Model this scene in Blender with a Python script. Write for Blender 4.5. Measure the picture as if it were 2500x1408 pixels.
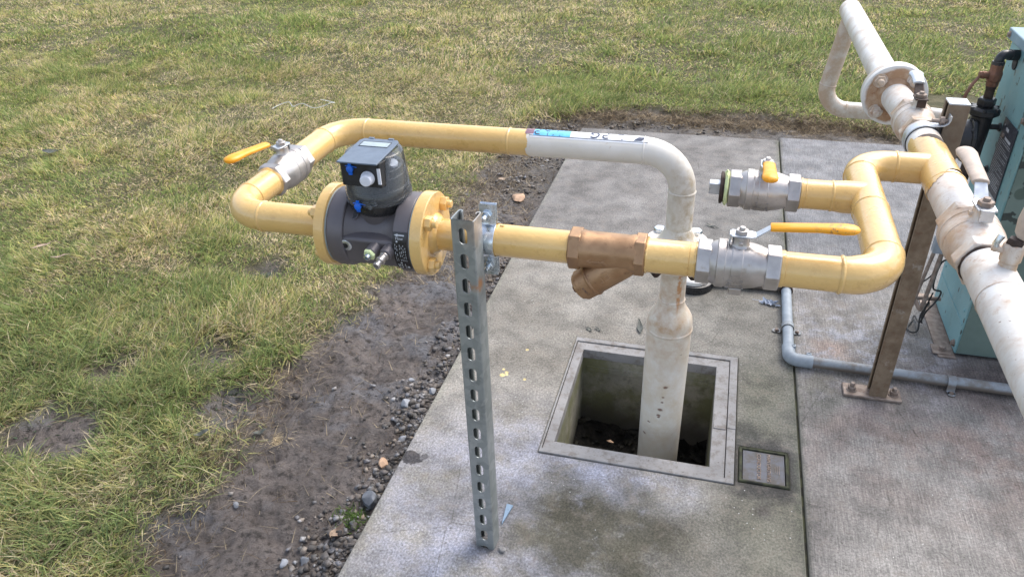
import bpy, math, random
import numpy as np
from mathutils import Matrix, Vector
PI = math.pi
rad = math.radians
for o in list(bpy.data.objects): bpy.data.objects.remove(o)
S = bpy.context.scene
COL = S.collection

# ------------------------------------------------------------------ camera
cam = bpy.data.cameras.new('camera'); cam_o = bpy.data.objects.new('camera', cam); COL.objects.link(cam_o)
R_ = Vector((0.96479373, 0.26131036, -0.02983212)); U_ = Vector((-0.11253431, 0.512666, 0.8511813)); F_ = Vector((-0.23771641, 0.81785724, -0.52402332))
cam_o.matrix_world = Matrix(((R_.x, U_.x, -F_.x, 0), (R_.y, U_.y, -F_.y, 0), (R_.z, U_.z, -F_.z, 1.47), (0, 0, 0, 1)))
cam.sensor_width = 36; cam.lens = 36 * 1869.36 / 2500; cam.clip_start = 0.02; cam.clip_end = 500
S.camera = cam_o
# ------------------------------------------------------------------ light
SUN_EL, SUN_AZ = 52, -35          # azimuth from +Y toward -X
w = bpy.data.worlds.new('World'); S.world = w; w.use_nodes = True
wn = w.node_tree; bg = wn.nodes['Background']
sky = wn.nodes.new('ShaderNodeTexSky'); sky.sky_type = 'NISHITA'; sky.sun_disc = False
sky.sun_elevation = rad(SUN_EL); sky.sun_rotation = rad(-SUN_AZ); sky.air_density = 1.0; sky.dust_density = 2.5; sky.ozone_density = 1.2
hs = wn.nodes.new('ShaderNodeHueSaturation'); hs.inputs['Saturation'].default_value = .62   # thin cloud veil: paler sky
wn.links.new(sky.outputs[0], hs.inputs['Color']); wn.links.new(hs.outputs[0], bg.inputs[0]); bg.inputs[1].default_value = 0.15
sun = bpy.data.lights.new('sun', 'SUN'); sun_o = bpy.data.objects.new('sun', sun); COL.objects.link(sun_o)
sun.energy = 1.25; sun.angle = rad(42); sun.color = (1.0, 0.95, 0.88)
sd = Vector((-math.sin(rad(SUN_AZ)) * math.cos(rad(SUN_EL)), math.cos(rad(SUN_AZ)) * math.cos(rad(SUN_EL)), math.sin(rad(SUN_EL))))
sun_o.rotation_euler = sd.to_track_quat('Z', 'Y').to_euler()
S.render.engine = 'CYCLES'
S.view_settings.view_transform = 'Standard'; S.view_settings.look = 'None'; S.view_settings.exposure = 1.15; S.view_settings.gamma = 1
S.cycles.max_bounces = 8; S.cycles.transparent_max_bounces = 12

# ------------------------------------------------------------------ node helper
class N:
    def __init__(s, name, rough=.5, metal=0., spec=.5):
        s.m = bpy.data.materials.new(name); s.m.use_nodes = True; s.t = s.m.node_tree
        s.b = s.t.nodes['Principled BSDF']; s.b.inputs['Roughness'].default_value = rough; s.b.inputs['Metallic'].default_value = metal
        s.b.inputs['Specular IOR Level'].default_value = spec
        s.g = s.t.nodes.new('ShaderNodeNewGeometry'); s.tc = s.t.nodes.new('ShaderNodeTexCoord')
        s.pos = s.g.outputs['Position']
    def new(s, k): return s.t.nodes.new(k)
    def lk(s, a, b): s.t.links.new(a, b)
    def set(s, inp, v):
        if hasattr(v, 'links') or hasattr(v, 'is_linked'): s.lk(v, inp)
        elif isinstance(v, (tuple, list)) and len(v) == 3 and inp.type == 'RGBA': inp.default_value = (*v, 1)
        else: inp.default_value = v
    def mapping(s, vec, scale=(1, 1, 1), loc=(0, 0, 0), rot=(0, 0, 0)):
        n = s.new('ShaderNodeMapping'); s.lk(vec, n.inputs[0]); n.inputs['Scale'].default_value = scale; n.inputs['Location'].default_value = loc; n.inputs['Rotation'].default_value = rot
        return n.outputs[0]
    def noise(s, scale, detail=4, rough=.55, vec=None, dist=0., lo=None, hi=None):
        n = s.new('ShaderNodeTexNoise'); s.lk(vec or s.pos, n.inputs['Vector']); n.inputs['Scale'].default_value = scale
        n.inputs['Detail'].default_value = detail; n.inputs['Roughness'].default_value = rough; n.inputs['Distortion'].default_value = dist
        o = n.outputs[0]
        return s.rng(o, lo, hi) if lo is not None else o
    def voro(s, scale, vec=None, feat='F1', out=0, lo=None, hi=None):
        n = s.new('ShaderNodeTexVoronoi'); n.feature = feat; s.lk(vec or s.pos, n.inputs['Vector']); n.inputs['Scale'].default_value = scale
        return s.rng(n.outputs[out], lo, hi) if lo is not None else n.outputs[out]
    def rng(s, v, lo, hi, a=0., b=1., smooth=True):
        n = s.new('ShaderNodeMapRange'); n.interpolation_type = 'SMOOTHSTEP' if smooth else 'LINEAR'
        s.set(n.inputs[0], v); n.inputs[1].default_value = lo; n.inputs[2].default_value = hi; n.inputs[3].default_value = a; n.inputs[4].default_value = b
        return n.outputs[0]
    def math(s, op, a, b=0., c=0.):
        n = s.new('ShaderNodeMath'); n.operation = op; s.set(n.inputs[0], a); s.set(n.inputs[1], b); s.set(n.inputs[2], c); return n.outputs[0]
    def mul(s, a, b): return s.math('MULTIPLY', a, b)
    def mix(s, f, a, b, mode='MIX'):
        n = s.new('ShaderNodeMix'); n.data_type = 'RGBA'; n.blend_type = mode; n.clamp_factor = True
        s.set(n.inputs[0], f); s.set(n.inputs[6], a); s.set(n.inputs[7], b); return n.outputs[2]
    def xyz(s, v=None):
        n = s.new('ShaderNodeSeparateXYZ'); s.lk(v or s.pos, n.inputs[0]); return n.outputs
    def near(s, c, r, soft=.5, nz=0., sc=8, el=(1, 1, 1)):   # 1 inside a blob round world point c
        v = s.new('ShaderNodeVectorMath'); v.operation = 'SUBTRACT'; s.lk(s.pos, v.inputs[0]); v.inputs[1].default_value = c
        k = s.new('ShaderNodeVectorMath'); k.operation = 'MULTIPLY'; s.lk(v.outputs[0], k.inputs[0]); k.inputs[1].default_value = el
        l = s.new('ShaderNodeVectorMath'); l.operation = 'LENGTH'; s.lk(k.outputs[0], l.inputs[0]); d = l.outputs['Value']
        if nz: d = s.math('ADD', d, s.mul(s.math('SUBTRACT', s.noise(sc, 3), .5), nz))
        return s.rng(d, r * (1 + soft), r * (1 - soft))
    def bump(s, h, strength=.3, dist=.002, prev=None):
        n = s.new('ShaderNodeBump'); n.inputs['Strength'].default_value = strength; n.inputs['Distance'].default_value = dist; s.lk(h, n.inputs['Height'])
        if prev is not None: s.lk(prev, n.inputs['Normal'])
        s.lk(n.outputs[0], s.b.inputs['Normal']); return n.outputs[0]
    def col(s, v): s.set(s.b.inputs['Base Color'], v); return s
    def rough(s, v): s.set(s.b.inputs['Roughness'], v); return s

def simple(name, c, rough=.5, metal=0., var=.12, sc=40, bump=0., bsc=200):
    n = N(name, rough, metal)
    f = n.noise(sc, 5, .6, lo=.3, hi=.7)
    a = tuple(x * (1 - var) for x in c); b = tuple(min(1, x * (1 + var)) for x in c)
    n.col(n.mix(f, a, b)); n.rough(n.rng(n.noise(sc * 1.7, 3), .3, .7, max(.03, rough - .08), min(1, rough + .1)))
    if bump: n.bump(n.noise(bsc, 3), bump, .001)
    return n.m

M = {}
# yellow gloss pipe paint
n = N('yellow_paint', .34)
c = n.mix(n.noise(9, 4, lo=.35, hi=.7), (.70, .445, .15), (.76, .50, .185))
c = n.mix(n.mul(n.noise(30, 5, .65, lo=.56, hi=.72), .5), c, (.50, .29, .09))
c = n.mix(n.mul(n.voro(60, out=0, lo=.12, hi=.04), n.mul(n.noise(14, 2, lo=.56, hi=.66), .6)), c, (.32, .24, .14))
n.col(c); n.rough(n.noise(20, 4, lo=.2, hi=.9)); n.t.nodes[-1]
n.rough(n.rng(n.noise(25, 4), .3, .7, .24, .42)); n.bump(n.noise(95, 3, .5, vec=n.mapping(n.pos, (1, 1, 1.6)), dist=.4), .34, .0022)
n.b.inputs['Coat Weight'].default_value = .6; n.b.inputs['Coat Roughness'].default_value = .10
M['yellow'] = n.m
# white weathered pipe paint
def white(name, rust, low=(.44, .27, .15)):
    n = N(name, .38)
    c = n.mix(n.noise(12, 4, lo=.3, hi=.7), (.68, .65, .60), (.76, .74, .71))
    zz = n.xyz(n.g.outputs['Normal'])[2]
    st = n.mul(n.noise(14, 6, .7, vec=n.mapping(n.pos, (1, 1, .45)), lo=.46 - rust * .14, hi=.66), min(1., .42 + rust * .35))
    c = n.mix(st, c, (.46, .31, .19))
    c = n.mix(n.mul(n.noise(34, 6, .72, lo=.58 - rust * .04, hi=.74), .75), c, low)
    c = n.mix(n.mul(n.noise(130, 3, .6, lo=.68, hi=.74), .8), c, (.20, .11, .06))
    n.col(c); n.rough(n.rng(n.noise(25, 4), .3, .7, .3, .5)); n.bump(n.noise(120, 4, .6), .2, .0015)
    return n.m
M['white'] = white('white_paint', .25)
M['white_rust'] = white('white_paint_rust_stained', .9)
M['white_rusty'] = white('white_paint_rusty_fitting', 1.6, (.42, .2, .1))
n = N('white_paint_tan_stained', .45); nz3 = n.xyz(n.g.outputs['Normal'])
c = n.mix(n.noise(16, 6, .7, lo=.32, hi=.62), (.64, .57, .49), (.50, .36, .25)); c = n.mix(n.rng(n.math('ADD', nz3[2], n.mul(n.noise(20, 4), .3)), .80, 1.05, 0, .85), c, (.74, .72, .69)); c = n.mix(n.mul(n.noise(70, 5, .7, lo=.6, hi=.72), .8), c, (.42, .24, .13)); n.col(c); n.bump(n.noise(120, 4, .6), .2, .0015); M['white_loop'] = n.m  # tan staining over white paint, whiter on upward faces
n = N('rust_washed_white_flange', .5)
c = n.mix(n.noise(26, 6, .75, lo=.42, hi=.68), (.38, .225, .125), (.52, .38, .27)); c = n.mix(n.mul(n.noise(60, 5, .7, lo=.56, hi=.7), .8), c, (.30, .14, .07))
rim = n.new('ShaderNodeVectorMath'); rim.operation = 'DISTANCE'; n.lk(n.pos, rim.inputs[0]); rim.inputs[1].default_value = (.454, 2.27, .787); c = n.mix(n.rng(n.math('ADD', rim.outputs['Value'], n.mul(n.math('SUBTRACT', n.noise(30, 4), .5), .02)), .070, .078), c, (.72, .70, .67))
n.col(c); n.bump(n.noise(120, 5, .7), .35, .002); M['rust_face'] = n.m
n = N('white_paint_riser', .36)
c = n.mix(n.noise(12, 4, lo=.3, hi=.7), (.72, .675, .60), (.79, .75, .69))
stain = n.near((-.02, 1.66, .60), .07, .7, .08, 30, (1, .6, .28)); c = n.mix(n.mul(stain, n.noise(40, 5, .7, lo=.35, hi=.7)), c, (.48, .37, .22))
low = n.near((-.08, 1.66, .36), .1, .8, .08, 20, (1, .4, .7)); c = n.mix(n.mul(low, n.noise(30, 6, .7, lo=.3, hi=.75)), c, (.50, .33, .20))
st2 = n.near((-.055, 1.68, .10), .10, .8, .10, 14, (1.3, .4, .38)); c = n.mix(n.mul(n.mul(st2, .7), n.noise(9, 7, .75, lo=.3, hi=.7)), c, (.58, .44, .27))
for p, r_ in (((-.062, 1.68, .135), .007), ((-.066, 1.68, .10), .004), ((-.067, 1.68, .082), .0045), ((-.071, 1.68, .055), .0075), ((-.074, 1.68, .035), .006), ((-.073, 1.68, .028), .004), ((-.10, 1.68, .0), .004), ((-.03, 1.68, .24), .003), ((-.11, 1.69, -.05), .005)):
    c = n.mix(n.mul(n.near(p, r_ * .9, .45, .008, 200, (1, .2, 1.5)), .85), c, (.16, .065, .035))
dr = n.near((-.052, 1.70, .44), .05, .3, 0, 8, (9, .3, .7)); c = n.mix(n.mul(dr, n.noise(90, 4, lo=.4, hi=.55)), c, (.50, .26, .12))
c = n.mix(n.mul(n.noise(60, 6, .75, lo=.62, hi=.75), .7), c, (.5, .33, .2))
n.col(c); n.bump(n.noise(110, 4, .6), .22, .0015); M['white_riser'] = n.m
# metals
def metal(name, a, b, rough, m_=.85, sc=30, bump=.15, dirt=None):
    n = N(name, rough, m_); c = n.mix(n.noise(sc, 5, .6, lo=.3, hi=.7), a, b)
    if dirt: c = n.mix(n.mul(n.noise(sc * 2.3, 5, .7, lo=.56, hi=.72), .6), c, dirt)
    n.col(c); n.rough(n.rng(n.noise(sc * 2, 4), .3, .7, rough - .1, rough + .12)); n.bump(n.noise(420, 3), bump, .0008); return n.m
M['nickel'] = metal('nickel_plated_brass', (.40, .37, .35), (.56, .53, .51), .38, .8, 18, .12, (.34, .28, .22))
M['zinc'] = metal('bright_zinc', (.58, .64, .70), (.78, .83, .88), .24, .9, 40, .05)
M['lever_steel'] = metal('lever_steel', (.50, .53, .57), (.62, .65, .69), .38, .7, 40, .1, (.3, .27, .25))
M['dull'] = metal('old_steel', (.20, .15, .12), (.34, .28, .24), .6, .4, 60, .3, (.16, .07, .035))
M['bronze'] = metal('bronze', (.33, .19, .10), (.44, .275, .155), .42, .65, 22, .35, (.16, .085, .05))
M['oldbronze'] = metal('old_bronze', (.13, .065, .045), (.24, .12, .075), .55, .5, 60, .3, (.07, .04, .03))
n = N('galvanised_steel', .45, .6)
vv = n.voro(60, out=1); sp = n.new('ShaderNodeSeparateColor'); n.lk(vv, sp.inputs[0])
c = n.mix(sp.outputs[0], (.30, .33, .33), (.41, .435, .435)); c = n.mix(n.mul(n.noise(18, 6, .7, lo=.5, hi=.7), .5), c, (.17, .18, .175))
c = n.mix(n.near((-.405, 1.165, .725), .013, .6, .02, 90), c, (.50, .25, .11)); c = n.mix(n.mul(n.near((-.402, 1.17, .84), .03, .6, .02, 60), .5), c, (.48, .36, .28))
n.col(c); n.bump(n.noise(200, 4), .15, .001); M['galv'] = n.m
n = N('weathered_post_steel', .65, .1, .3)
c = n.mix(n.noise(26, 6, .7, lo=.3, hi=.7), (.15, .105, .068), (.24, .18, .125))
c = n.mix(n.mul(n.noise(60, 5, .7, lo=.5, hi=.7), .7), c, (.15, .085, .05))
c = n.mix(n.rng(n.math('ADD', n.xyz()[2], n.mul(n.math('SUBTRACT', n.noise(8, 4), .5), .25)), .60, .85, 0, .4), c, (.20, .16, .12))
c = n.mix(n.rng(n.noise(16, 5, .7), .60, .68, 0, .5), c, (.38, .35, .31))
n.col(c); n.bump(n.noise(300, 4), .3, .001); M['post'] = n.m
M['black'] = simple('black_metal_paint', (.022, .023, .026), .38, .0, .3, 60, .2)
M['blackplastic'] = simple('black_plastic', (.018, .018, .02), .28, 0, .2, 50)
M['rubber'] = simple('black_rubber', (.02, .02, .02), .7, 0, .3, 50)
M['darkrust'] = simple('dark_rusty_metal', (.045, .028, .022), .65, .2, .5, 50, .4)
n = N('meter_casting', .42, .25)
n.col(n.mix(n.noise(14, 4, lo=.3, hi=.7), (.115, .105, .112), (.145, .13, .137))); n.bump(n.noise(700, 2), .12, .0006); M['meter'] = n.m
M['flap'] = simple('blue_grey_plastic', (.13, .165, .215), .42, 0, .08, 40)
M['screen'] = simple('display_window', (.34, .40, .42), .18, 0, .1, 60)
M['blue'] = simple('blue_seal_plastic', (.0, .12, .62), .35, 0, .2, 90)
M['plug'] = simple('white_cap_plastic', (.72, .74, .80), .35, 0, .05, 60)
M['ptfe'] = simple('pale_green_sealing_tape', (.70, .78, .42), .6, 0, .15, 80, .5)
M['orange'] = simple('orange_vinyl', (.84, .36, .015), .38, 0, .10, 60, .2, 90)
n = N('orange_vinyl_scuffed', .38); c = n.mix(n.noise(30, 3), (.86, .38, .015), (.80, .33, .012))
sc_ = n.mul(n.near((.205, 1.21, .868), .03, .6, .02, 90), n.noise(140, 5, .8, lo=.52, hi=.62)); c = n.mix(sc_, c, (.20, .10, .05)); n.col(c); n.bump(n.noise(90, 3), .2, .001); M['orange_scuffed'] = n.m
M['tan'] = simple('faded_vinyl', (.47, .38, .31), .55, 0, .14, 50, .3, 150)
n = N('clear_plastic', .08); n.col((.52, .55, .58)); n.b.inputs['Transmission Weight'].default_value = .93; n.b.inputs['IOR'].default_value = 1.06; n.b.inputs['Coat Weight'].default_value = .6; n.b.inputs['Coat Roughness'].default_value = .04; n.b.inputs['Coat IOR'].default_value = 1.6; M['clear'] = n.m
M['pvc'] = simple('grey_pvc', (.27, .31, .35), .5, 0, .14, 24, .2, 140)
n = N('grey_pvc_dirty', .55); c = n.mix(n.noise(20, 5, .7, lo=.4, hi=.7), (.26, .29, .32), (.17, .155, .14))
nz_ = n.xyz(n.g.outputs['Normal']); c = n.mix(n.rng(n.math('ADD', nz_[2], n.mul(n.noise(30, 5), .6)), .15, .85, 1, 0), c, (.155, .13, .11)); n.col(c); n.bump(n.noise(160, 3), .2, .001); M['pvc_dirty'] = n.m
n = N('teal_cabinet_paint', .5)
c = n.mix(n.noise(7, 5, lo=.3, hi=.7), (.16, .325, .345), (.22, .40, .42))
c = n.mix(n.mul(n.noise(5, 5, .7, vec=n.mapping(n.pos, (1, 1, .25)), lo=.5, hi=.75), .5), c, (.26, .32, .25))
ch2 = n.mul(n.voro(34, n.mapping(n.pos, (1, 1, .55)), out=0, lo=.20, hi=.15), n.noise(6, 2, lo=.48, hi=.54)); c = n.mix(ch2, c, (.07, .10, .095)); c = n.mix(n.mul(n.noise(22, 6, .75, lo=.55, hi=.7), .5), c, (.30, .36, .33)); ch = n.mul(n.noise(30, 4, .6, vec=n.mapping(n.pos, (1, 1, .6)), lo=.60, hi=.62), n.rng(n.xyz()[2], .3, .75, .15, 1)); c = n.mix(ch, c, (.10, .145, .135)); n.col(c); n.bump(n.noise(60, 4), .15, .002); M['teal'] = n.m
n = N('teal_mottled_paint', .55)
c = n.mix(n.noise(9, 5, lo=.3, hi=.7), (.115, .165, .14), (.155, .21, .185))
sp2 = n.voro(17, n.mapping(n.pos, (1, 1, 1.0)), out=0); c = n.mix(n.mul(n.rng(sp2, .34, .26), n.mul(n.noise(4, 1, lo=.40, hi=.5), .75)), c, (.05, .078, .06)); 
c = n.mix(n.mul(n.noise(24, 3, .5, lo=.57, hi=.6), n.rng(n.xyz()[2], .35, .5)), c, (.03, .04, .035)); n.col(c); M['teal_dark'] = n.m
M['lid'] = simple('blue_grey_lid_paint', (.17, .27, .33), .4, 0, .12, 12)
n = N('plaque_face', .4); M['plaque'] = simple('dark_plaque', (.045, .05, .065), .4, 0, .25, 80)
M['print'] = simple('white_print', (.5, .52, .55), .5, 0, .1, 80)
M['white_flat'] = simple('white_sticker', (.82, .83, .85), .35, 0, .05, 60)
M['cyan'] = simple('cyan_sticker', (.16, .52, .80), .35, 0, .1, 60)
M['ink'] = simple('navy_print', (.035, .05, .10), .4, 0, .2, 60)
M['purple'] = simple('smudged_purple_sticker', (.22, .12, .16), .5, 0, .3, 90)
M['leaf'] = simple('dead_leaf', (.30, .22, .16), .7, 0, .35, 60, .4)
M['darkleaf'] = simple('rotting_leaf', (.055, .06, .05), .6, 0, .4, 60, .4)
M['stone'] = simple('grey_stone', (.24, .25, .27), .8, 0, .35, 30, .5, 90)
M['ostone'] = simple('orange_stone', (.44, .29, .19), .8, 0, .25, 30, .5, 90)
M['dstone'] = simple('dark_stone', (.13, .14, .16), .75, 0, .35, 30, .5, 90)
M['bracket'] = simple('steel_blue_reflection_tint', (.19, .27, .36), .5, .2, .1, 60)  # blue reflection on the steel, put into the base colour
M['cable'] = simple('black_cable', (.02, .02, .02), .5, 0, .3, 60)
M['film'] = simple('clear_wrapper', (.5, .55, .65), .25, 0, .2, 60)
M['twine'] = simple('white_twine', (.7, .72, .72), .6, 0, .1, 60)
M['mudleaf'] = simple('wet_black_rubbish', (.022, .020, .015), .5, 0, .9, 20, .5, 60)
# concrete
def concrete(name, right):
    n = N(name, .85, 0, .3)
    P = n.pos; X, Y, Z = n.xyz()
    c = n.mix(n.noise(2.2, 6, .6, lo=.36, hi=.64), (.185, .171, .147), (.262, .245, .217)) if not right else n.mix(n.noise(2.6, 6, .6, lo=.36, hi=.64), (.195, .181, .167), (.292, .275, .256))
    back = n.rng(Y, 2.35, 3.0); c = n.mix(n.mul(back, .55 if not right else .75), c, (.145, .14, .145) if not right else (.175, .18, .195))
    if not right:
        ef = n.near((-.43, 1.24, 0), .36, .6, .35, 5, (1.15, .95, 1)); c = n.mix(n.mul(ef, n.noise(5, 7, .72, lo=.34, hi=.66)), c, (.345, .352, .425))
        ef = n.near((-.20, 1.43, 0), .16, .75, .2, 8, (.8, 1.6, 1)); c = n.mix(n.mul(ef, n.noise(7, 7, .72, lo=.36, hi=.66)), c, (.35, .365, .45))
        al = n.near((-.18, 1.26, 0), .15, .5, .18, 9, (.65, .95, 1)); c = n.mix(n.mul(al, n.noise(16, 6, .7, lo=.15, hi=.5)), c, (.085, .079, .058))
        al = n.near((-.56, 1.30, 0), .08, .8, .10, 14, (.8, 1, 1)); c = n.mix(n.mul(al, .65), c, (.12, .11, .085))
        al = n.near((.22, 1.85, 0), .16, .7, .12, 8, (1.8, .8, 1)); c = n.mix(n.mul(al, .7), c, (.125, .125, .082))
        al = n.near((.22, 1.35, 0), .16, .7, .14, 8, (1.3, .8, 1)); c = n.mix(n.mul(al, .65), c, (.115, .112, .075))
        al = n.near((.21, 1.42, 0), .02, .9, .015, 40); c = n.mix(n.mul(al, .8), c, (.07, .06, .055))
        al = n.near((.19, 2.3, 0), .3, .7, .2, 6, (1, .4, 1)); c = n.mix(n.mul(al, .45), c, (.15, .145, .125))
        wet = n.near((.212, 1.570, 0), .118, .22, .05, 22, (1, 1, 1)); c = n.mix(n.mul(wet, .92), c, (.05, .047, .044))
        al = n.near((.16, 1.70, 0), .05, .7, .05, 22, (1, 1, 1)); c = n.mix(n.mul(al, .8), c, (.07, .07, .06))
        c = n.mix(n.mul(n.near((-.707, 1.392, 0), .024, .12, .028, 45, (.8, 1, 1)), .95), c, (.045, .042, .045))
        c = n.mix(n.mul(n.near((-.672, 1.404, 0), .011, .12, .008, 60), .8), c, (.09, .085, .088)); c = n.mix(n.mul(n.near((-.722, 1.345, 0), .009, .2, .008, 60), .6), c, (.15, .14, .145))
        for p, r_ in (((-.563, 1.795, 0), .0085), ((-.553, 1.81, 0), .006), ((-.55, 1.80, 0), .005), ((-.566, 1.824, 0), .0045), ((-.49, 1.79, 0), .005), ((-.52, 1.94, 0), .005)):
            c = n.mix(n.near(p, r_, .2, .006, 90), c, (.62, .50, .24))
        edge = n.mul(n.rng(n.math('ADD', X, n.mul(n.noise(6, 4), .1)), -.655, -.70), .55); c = n.mix(edge, c, (.20, .20, .15))
        jn = n.mul(n.rng(n.math('ADD', X, n.mul(n.noise(12, 4), .05)), .30, .335), .75); c = n.mix(jn, c, (.11, .115, .085))
    else:
        rs = n.near((.80, 1.80, 0), .35, .8, .4, 4, (.8, 1.3, 1)); c = n.mix(n.mul(rs, n.noise(7, 6, .7, lo=.38, hi=.62)), c, (.25, .20, .178))
        rs = n.near((.86, 2.1, 0), .12, .7, .15, 10, (.6, 1, 1)); c = n.mix(n.mul(rs, .75), c, (.075, .056, .053))
        rs = n.near((.42, 2.15, 0), .06, .8, .08, 20, (1, 1, 1)); c = n.mix(n.mul(rs, .55), c, (.27, .17, .13))
        rs = n.near((.36, 1.95, 0), .09, .8, .08, 14, (1, .7, 1)); c = n.mix(n.mul(rs, .5), c, (.14, .14, .11))
        wh = n.near((.5, 2.2, 0), .25, .8, .2, 7); c = n.mix(n.mul(wh, n.noise(14, 6, .7, lo=.45, hi=.62)), c, (.32, .32, .345))
        jn = n.rng(n.math('ADD', X, n.mul(n.noise(12, 4), -.05)), .30, .29); c = n.mix(n.mul(jn, .6), c, (.14, .135, .115))
    gr = n.near((-.4235, 1.17, 0), .034, .5, .02, 60) if not right else n.near((.515, 1.95, 0), .075, .4, .03, 40, (.8, 1.6, 1)); c = n.mix(n.mul(gr, .55), c, (.11, .095, .08))
    ck = n.voro(2.6, n.mapping(P, (1, 1, 1), rot=(0, 0, .4)), feat='DISTANCE_TO_EDGE'); wob = n.math('ADD', ck, n.mul(n.math('SUBTRACT', n.noise(18, 4), .5), .02)); c = n.mix(n.mul(n.rng(n.math('ABSOLUTE', wob), .0035, .0012), n.mul(n.noise(3, 2, lo=.5, hi=.56), .5)), c, (.09, .085, .075))
    str_ = n.noise(1, 5, .75, vec=n.mapping(P, (260, 14, 40) if right else (210, 110, 90)))
    if right: str2 = n.noise(1, 3, .6, vec=n.mapping(P, (300, 5, 40)))
    g = n.rng(str_, .35, .68, .78 if right else .80, 1.22); gm = n.new('ShaderNodeVectorMath'); gm.operation = 'SCALE'; n.lk(c, gm.inputs[0]); n.lk(g, gm.inputs['Scale']); c = gm.outputs[0]
    sp = n.noise(170, 4, .7); mid = n.noise(11, 7, .72); g = n.rng(mid, .34, .66, .74, 1.26); gm = n.new('ShaderNodeVectorMath'); gm.operation = 'SCALE'; n.lk(c, gm.inputs[0]); n.lk(g, gm.inputs['Scale']); c = gm.outputs[0]; g = n.rng(sp, .32, .70, .70, 1.3); gm = n.new('ShaderNodeVectorMath'); gm.operation = 'SCALE'; n.lk(c, gm.inputs[0]); n.lk(g, gm.inputs['Scale']); c = gm.outputs[0]
    c = n.mix(n.mul(n.voro(55, out=0, lo=.10, hi=.05), n.noise(4, 2, lo=.5, hi=.62)), c, (.62, .62, .6))
    c = n.mix(n.mul(n.voro(38, out=0, lo=.13, hi=.06), .7), c, (.10, .095, .085))
    wrm = n.noise(22, 6, .7, lo=.5, hi=.7); c = n.mix(n.mul(wrm, .45), c, (.17, .14, .115))
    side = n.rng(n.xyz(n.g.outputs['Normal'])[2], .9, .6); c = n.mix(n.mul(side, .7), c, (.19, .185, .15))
    n.col(c)
    h = n.math('ADD', n.mul(str_, 1.0), n.mul(n.noise(230, 4, .7), .8)); 
    if right: h = n.math('ADD', h, n.mul(str2, 1.6))
    b1 = n.bump(h, .55 if not right else .75, .002); n.bump(n.noise(14, 4, .6), .25, .006, b1)
    n.rough(n.rng(n.noise(6, 4), .35, .65, .62, .9))
    return n.m
M['conc'] = concrete('concrete_left', False); M['conc_r'] = concrete('concrete_right', True)
n = N('pit_frame_concrete', .75); c = n.mix(n.noise(8, 6, .65, lo=.3, hi=.7), (.215, .21, .208), (.295, .285, .28)); c = n.mix(n.mul(n.noise(26, 6, .75, lo=.46, hi=.66), .7), c, (.135, .11, .09)); c = n.mix(n.noise(140, 3, lo=.66, hi=.72), c, (.1, .09, .08))
n.col(c); n.bump(n.noise(150, 4), .3, .001); M['frame'] = n.m
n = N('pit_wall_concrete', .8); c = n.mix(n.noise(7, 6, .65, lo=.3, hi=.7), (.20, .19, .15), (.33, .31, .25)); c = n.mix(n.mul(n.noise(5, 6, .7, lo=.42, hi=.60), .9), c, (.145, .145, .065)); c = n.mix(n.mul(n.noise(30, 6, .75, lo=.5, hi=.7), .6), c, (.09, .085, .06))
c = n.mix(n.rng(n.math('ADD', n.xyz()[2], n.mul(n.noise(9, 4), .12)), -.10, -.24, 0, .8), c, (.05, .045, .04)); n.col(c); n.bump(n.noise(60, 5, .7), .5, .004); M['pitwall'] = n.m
M['mudleaf'].node_tree.nodes['Principled BSDF'].inputs['Specular IOR Level'].default_value = .12
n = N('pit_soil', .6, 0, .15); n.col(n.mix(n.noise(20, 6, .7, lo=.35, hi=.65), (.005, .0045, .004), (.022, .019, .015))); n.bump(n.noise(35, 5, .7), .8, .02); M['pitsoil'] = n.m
n = N('joint_dirt', .95); n.col(n.mix(n.noise(30, 5, lo=.4, hi=.6), (.03, .03, .022), (.07, .075, .04))); M['joint'] = n.m
n = N('cast_lid', .5, 0, .3); c = n.mix(n.noise(22, 5, .7, vec=n.mapping(n.pos, (1, 1, 1)), lo=.38, hi=.62), (.085, .075, .068), (.11, .116, .138)); n.col(c); n.bump(n.noise(220, 3), .2, .001); M['castlid'] = n.m

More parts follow.
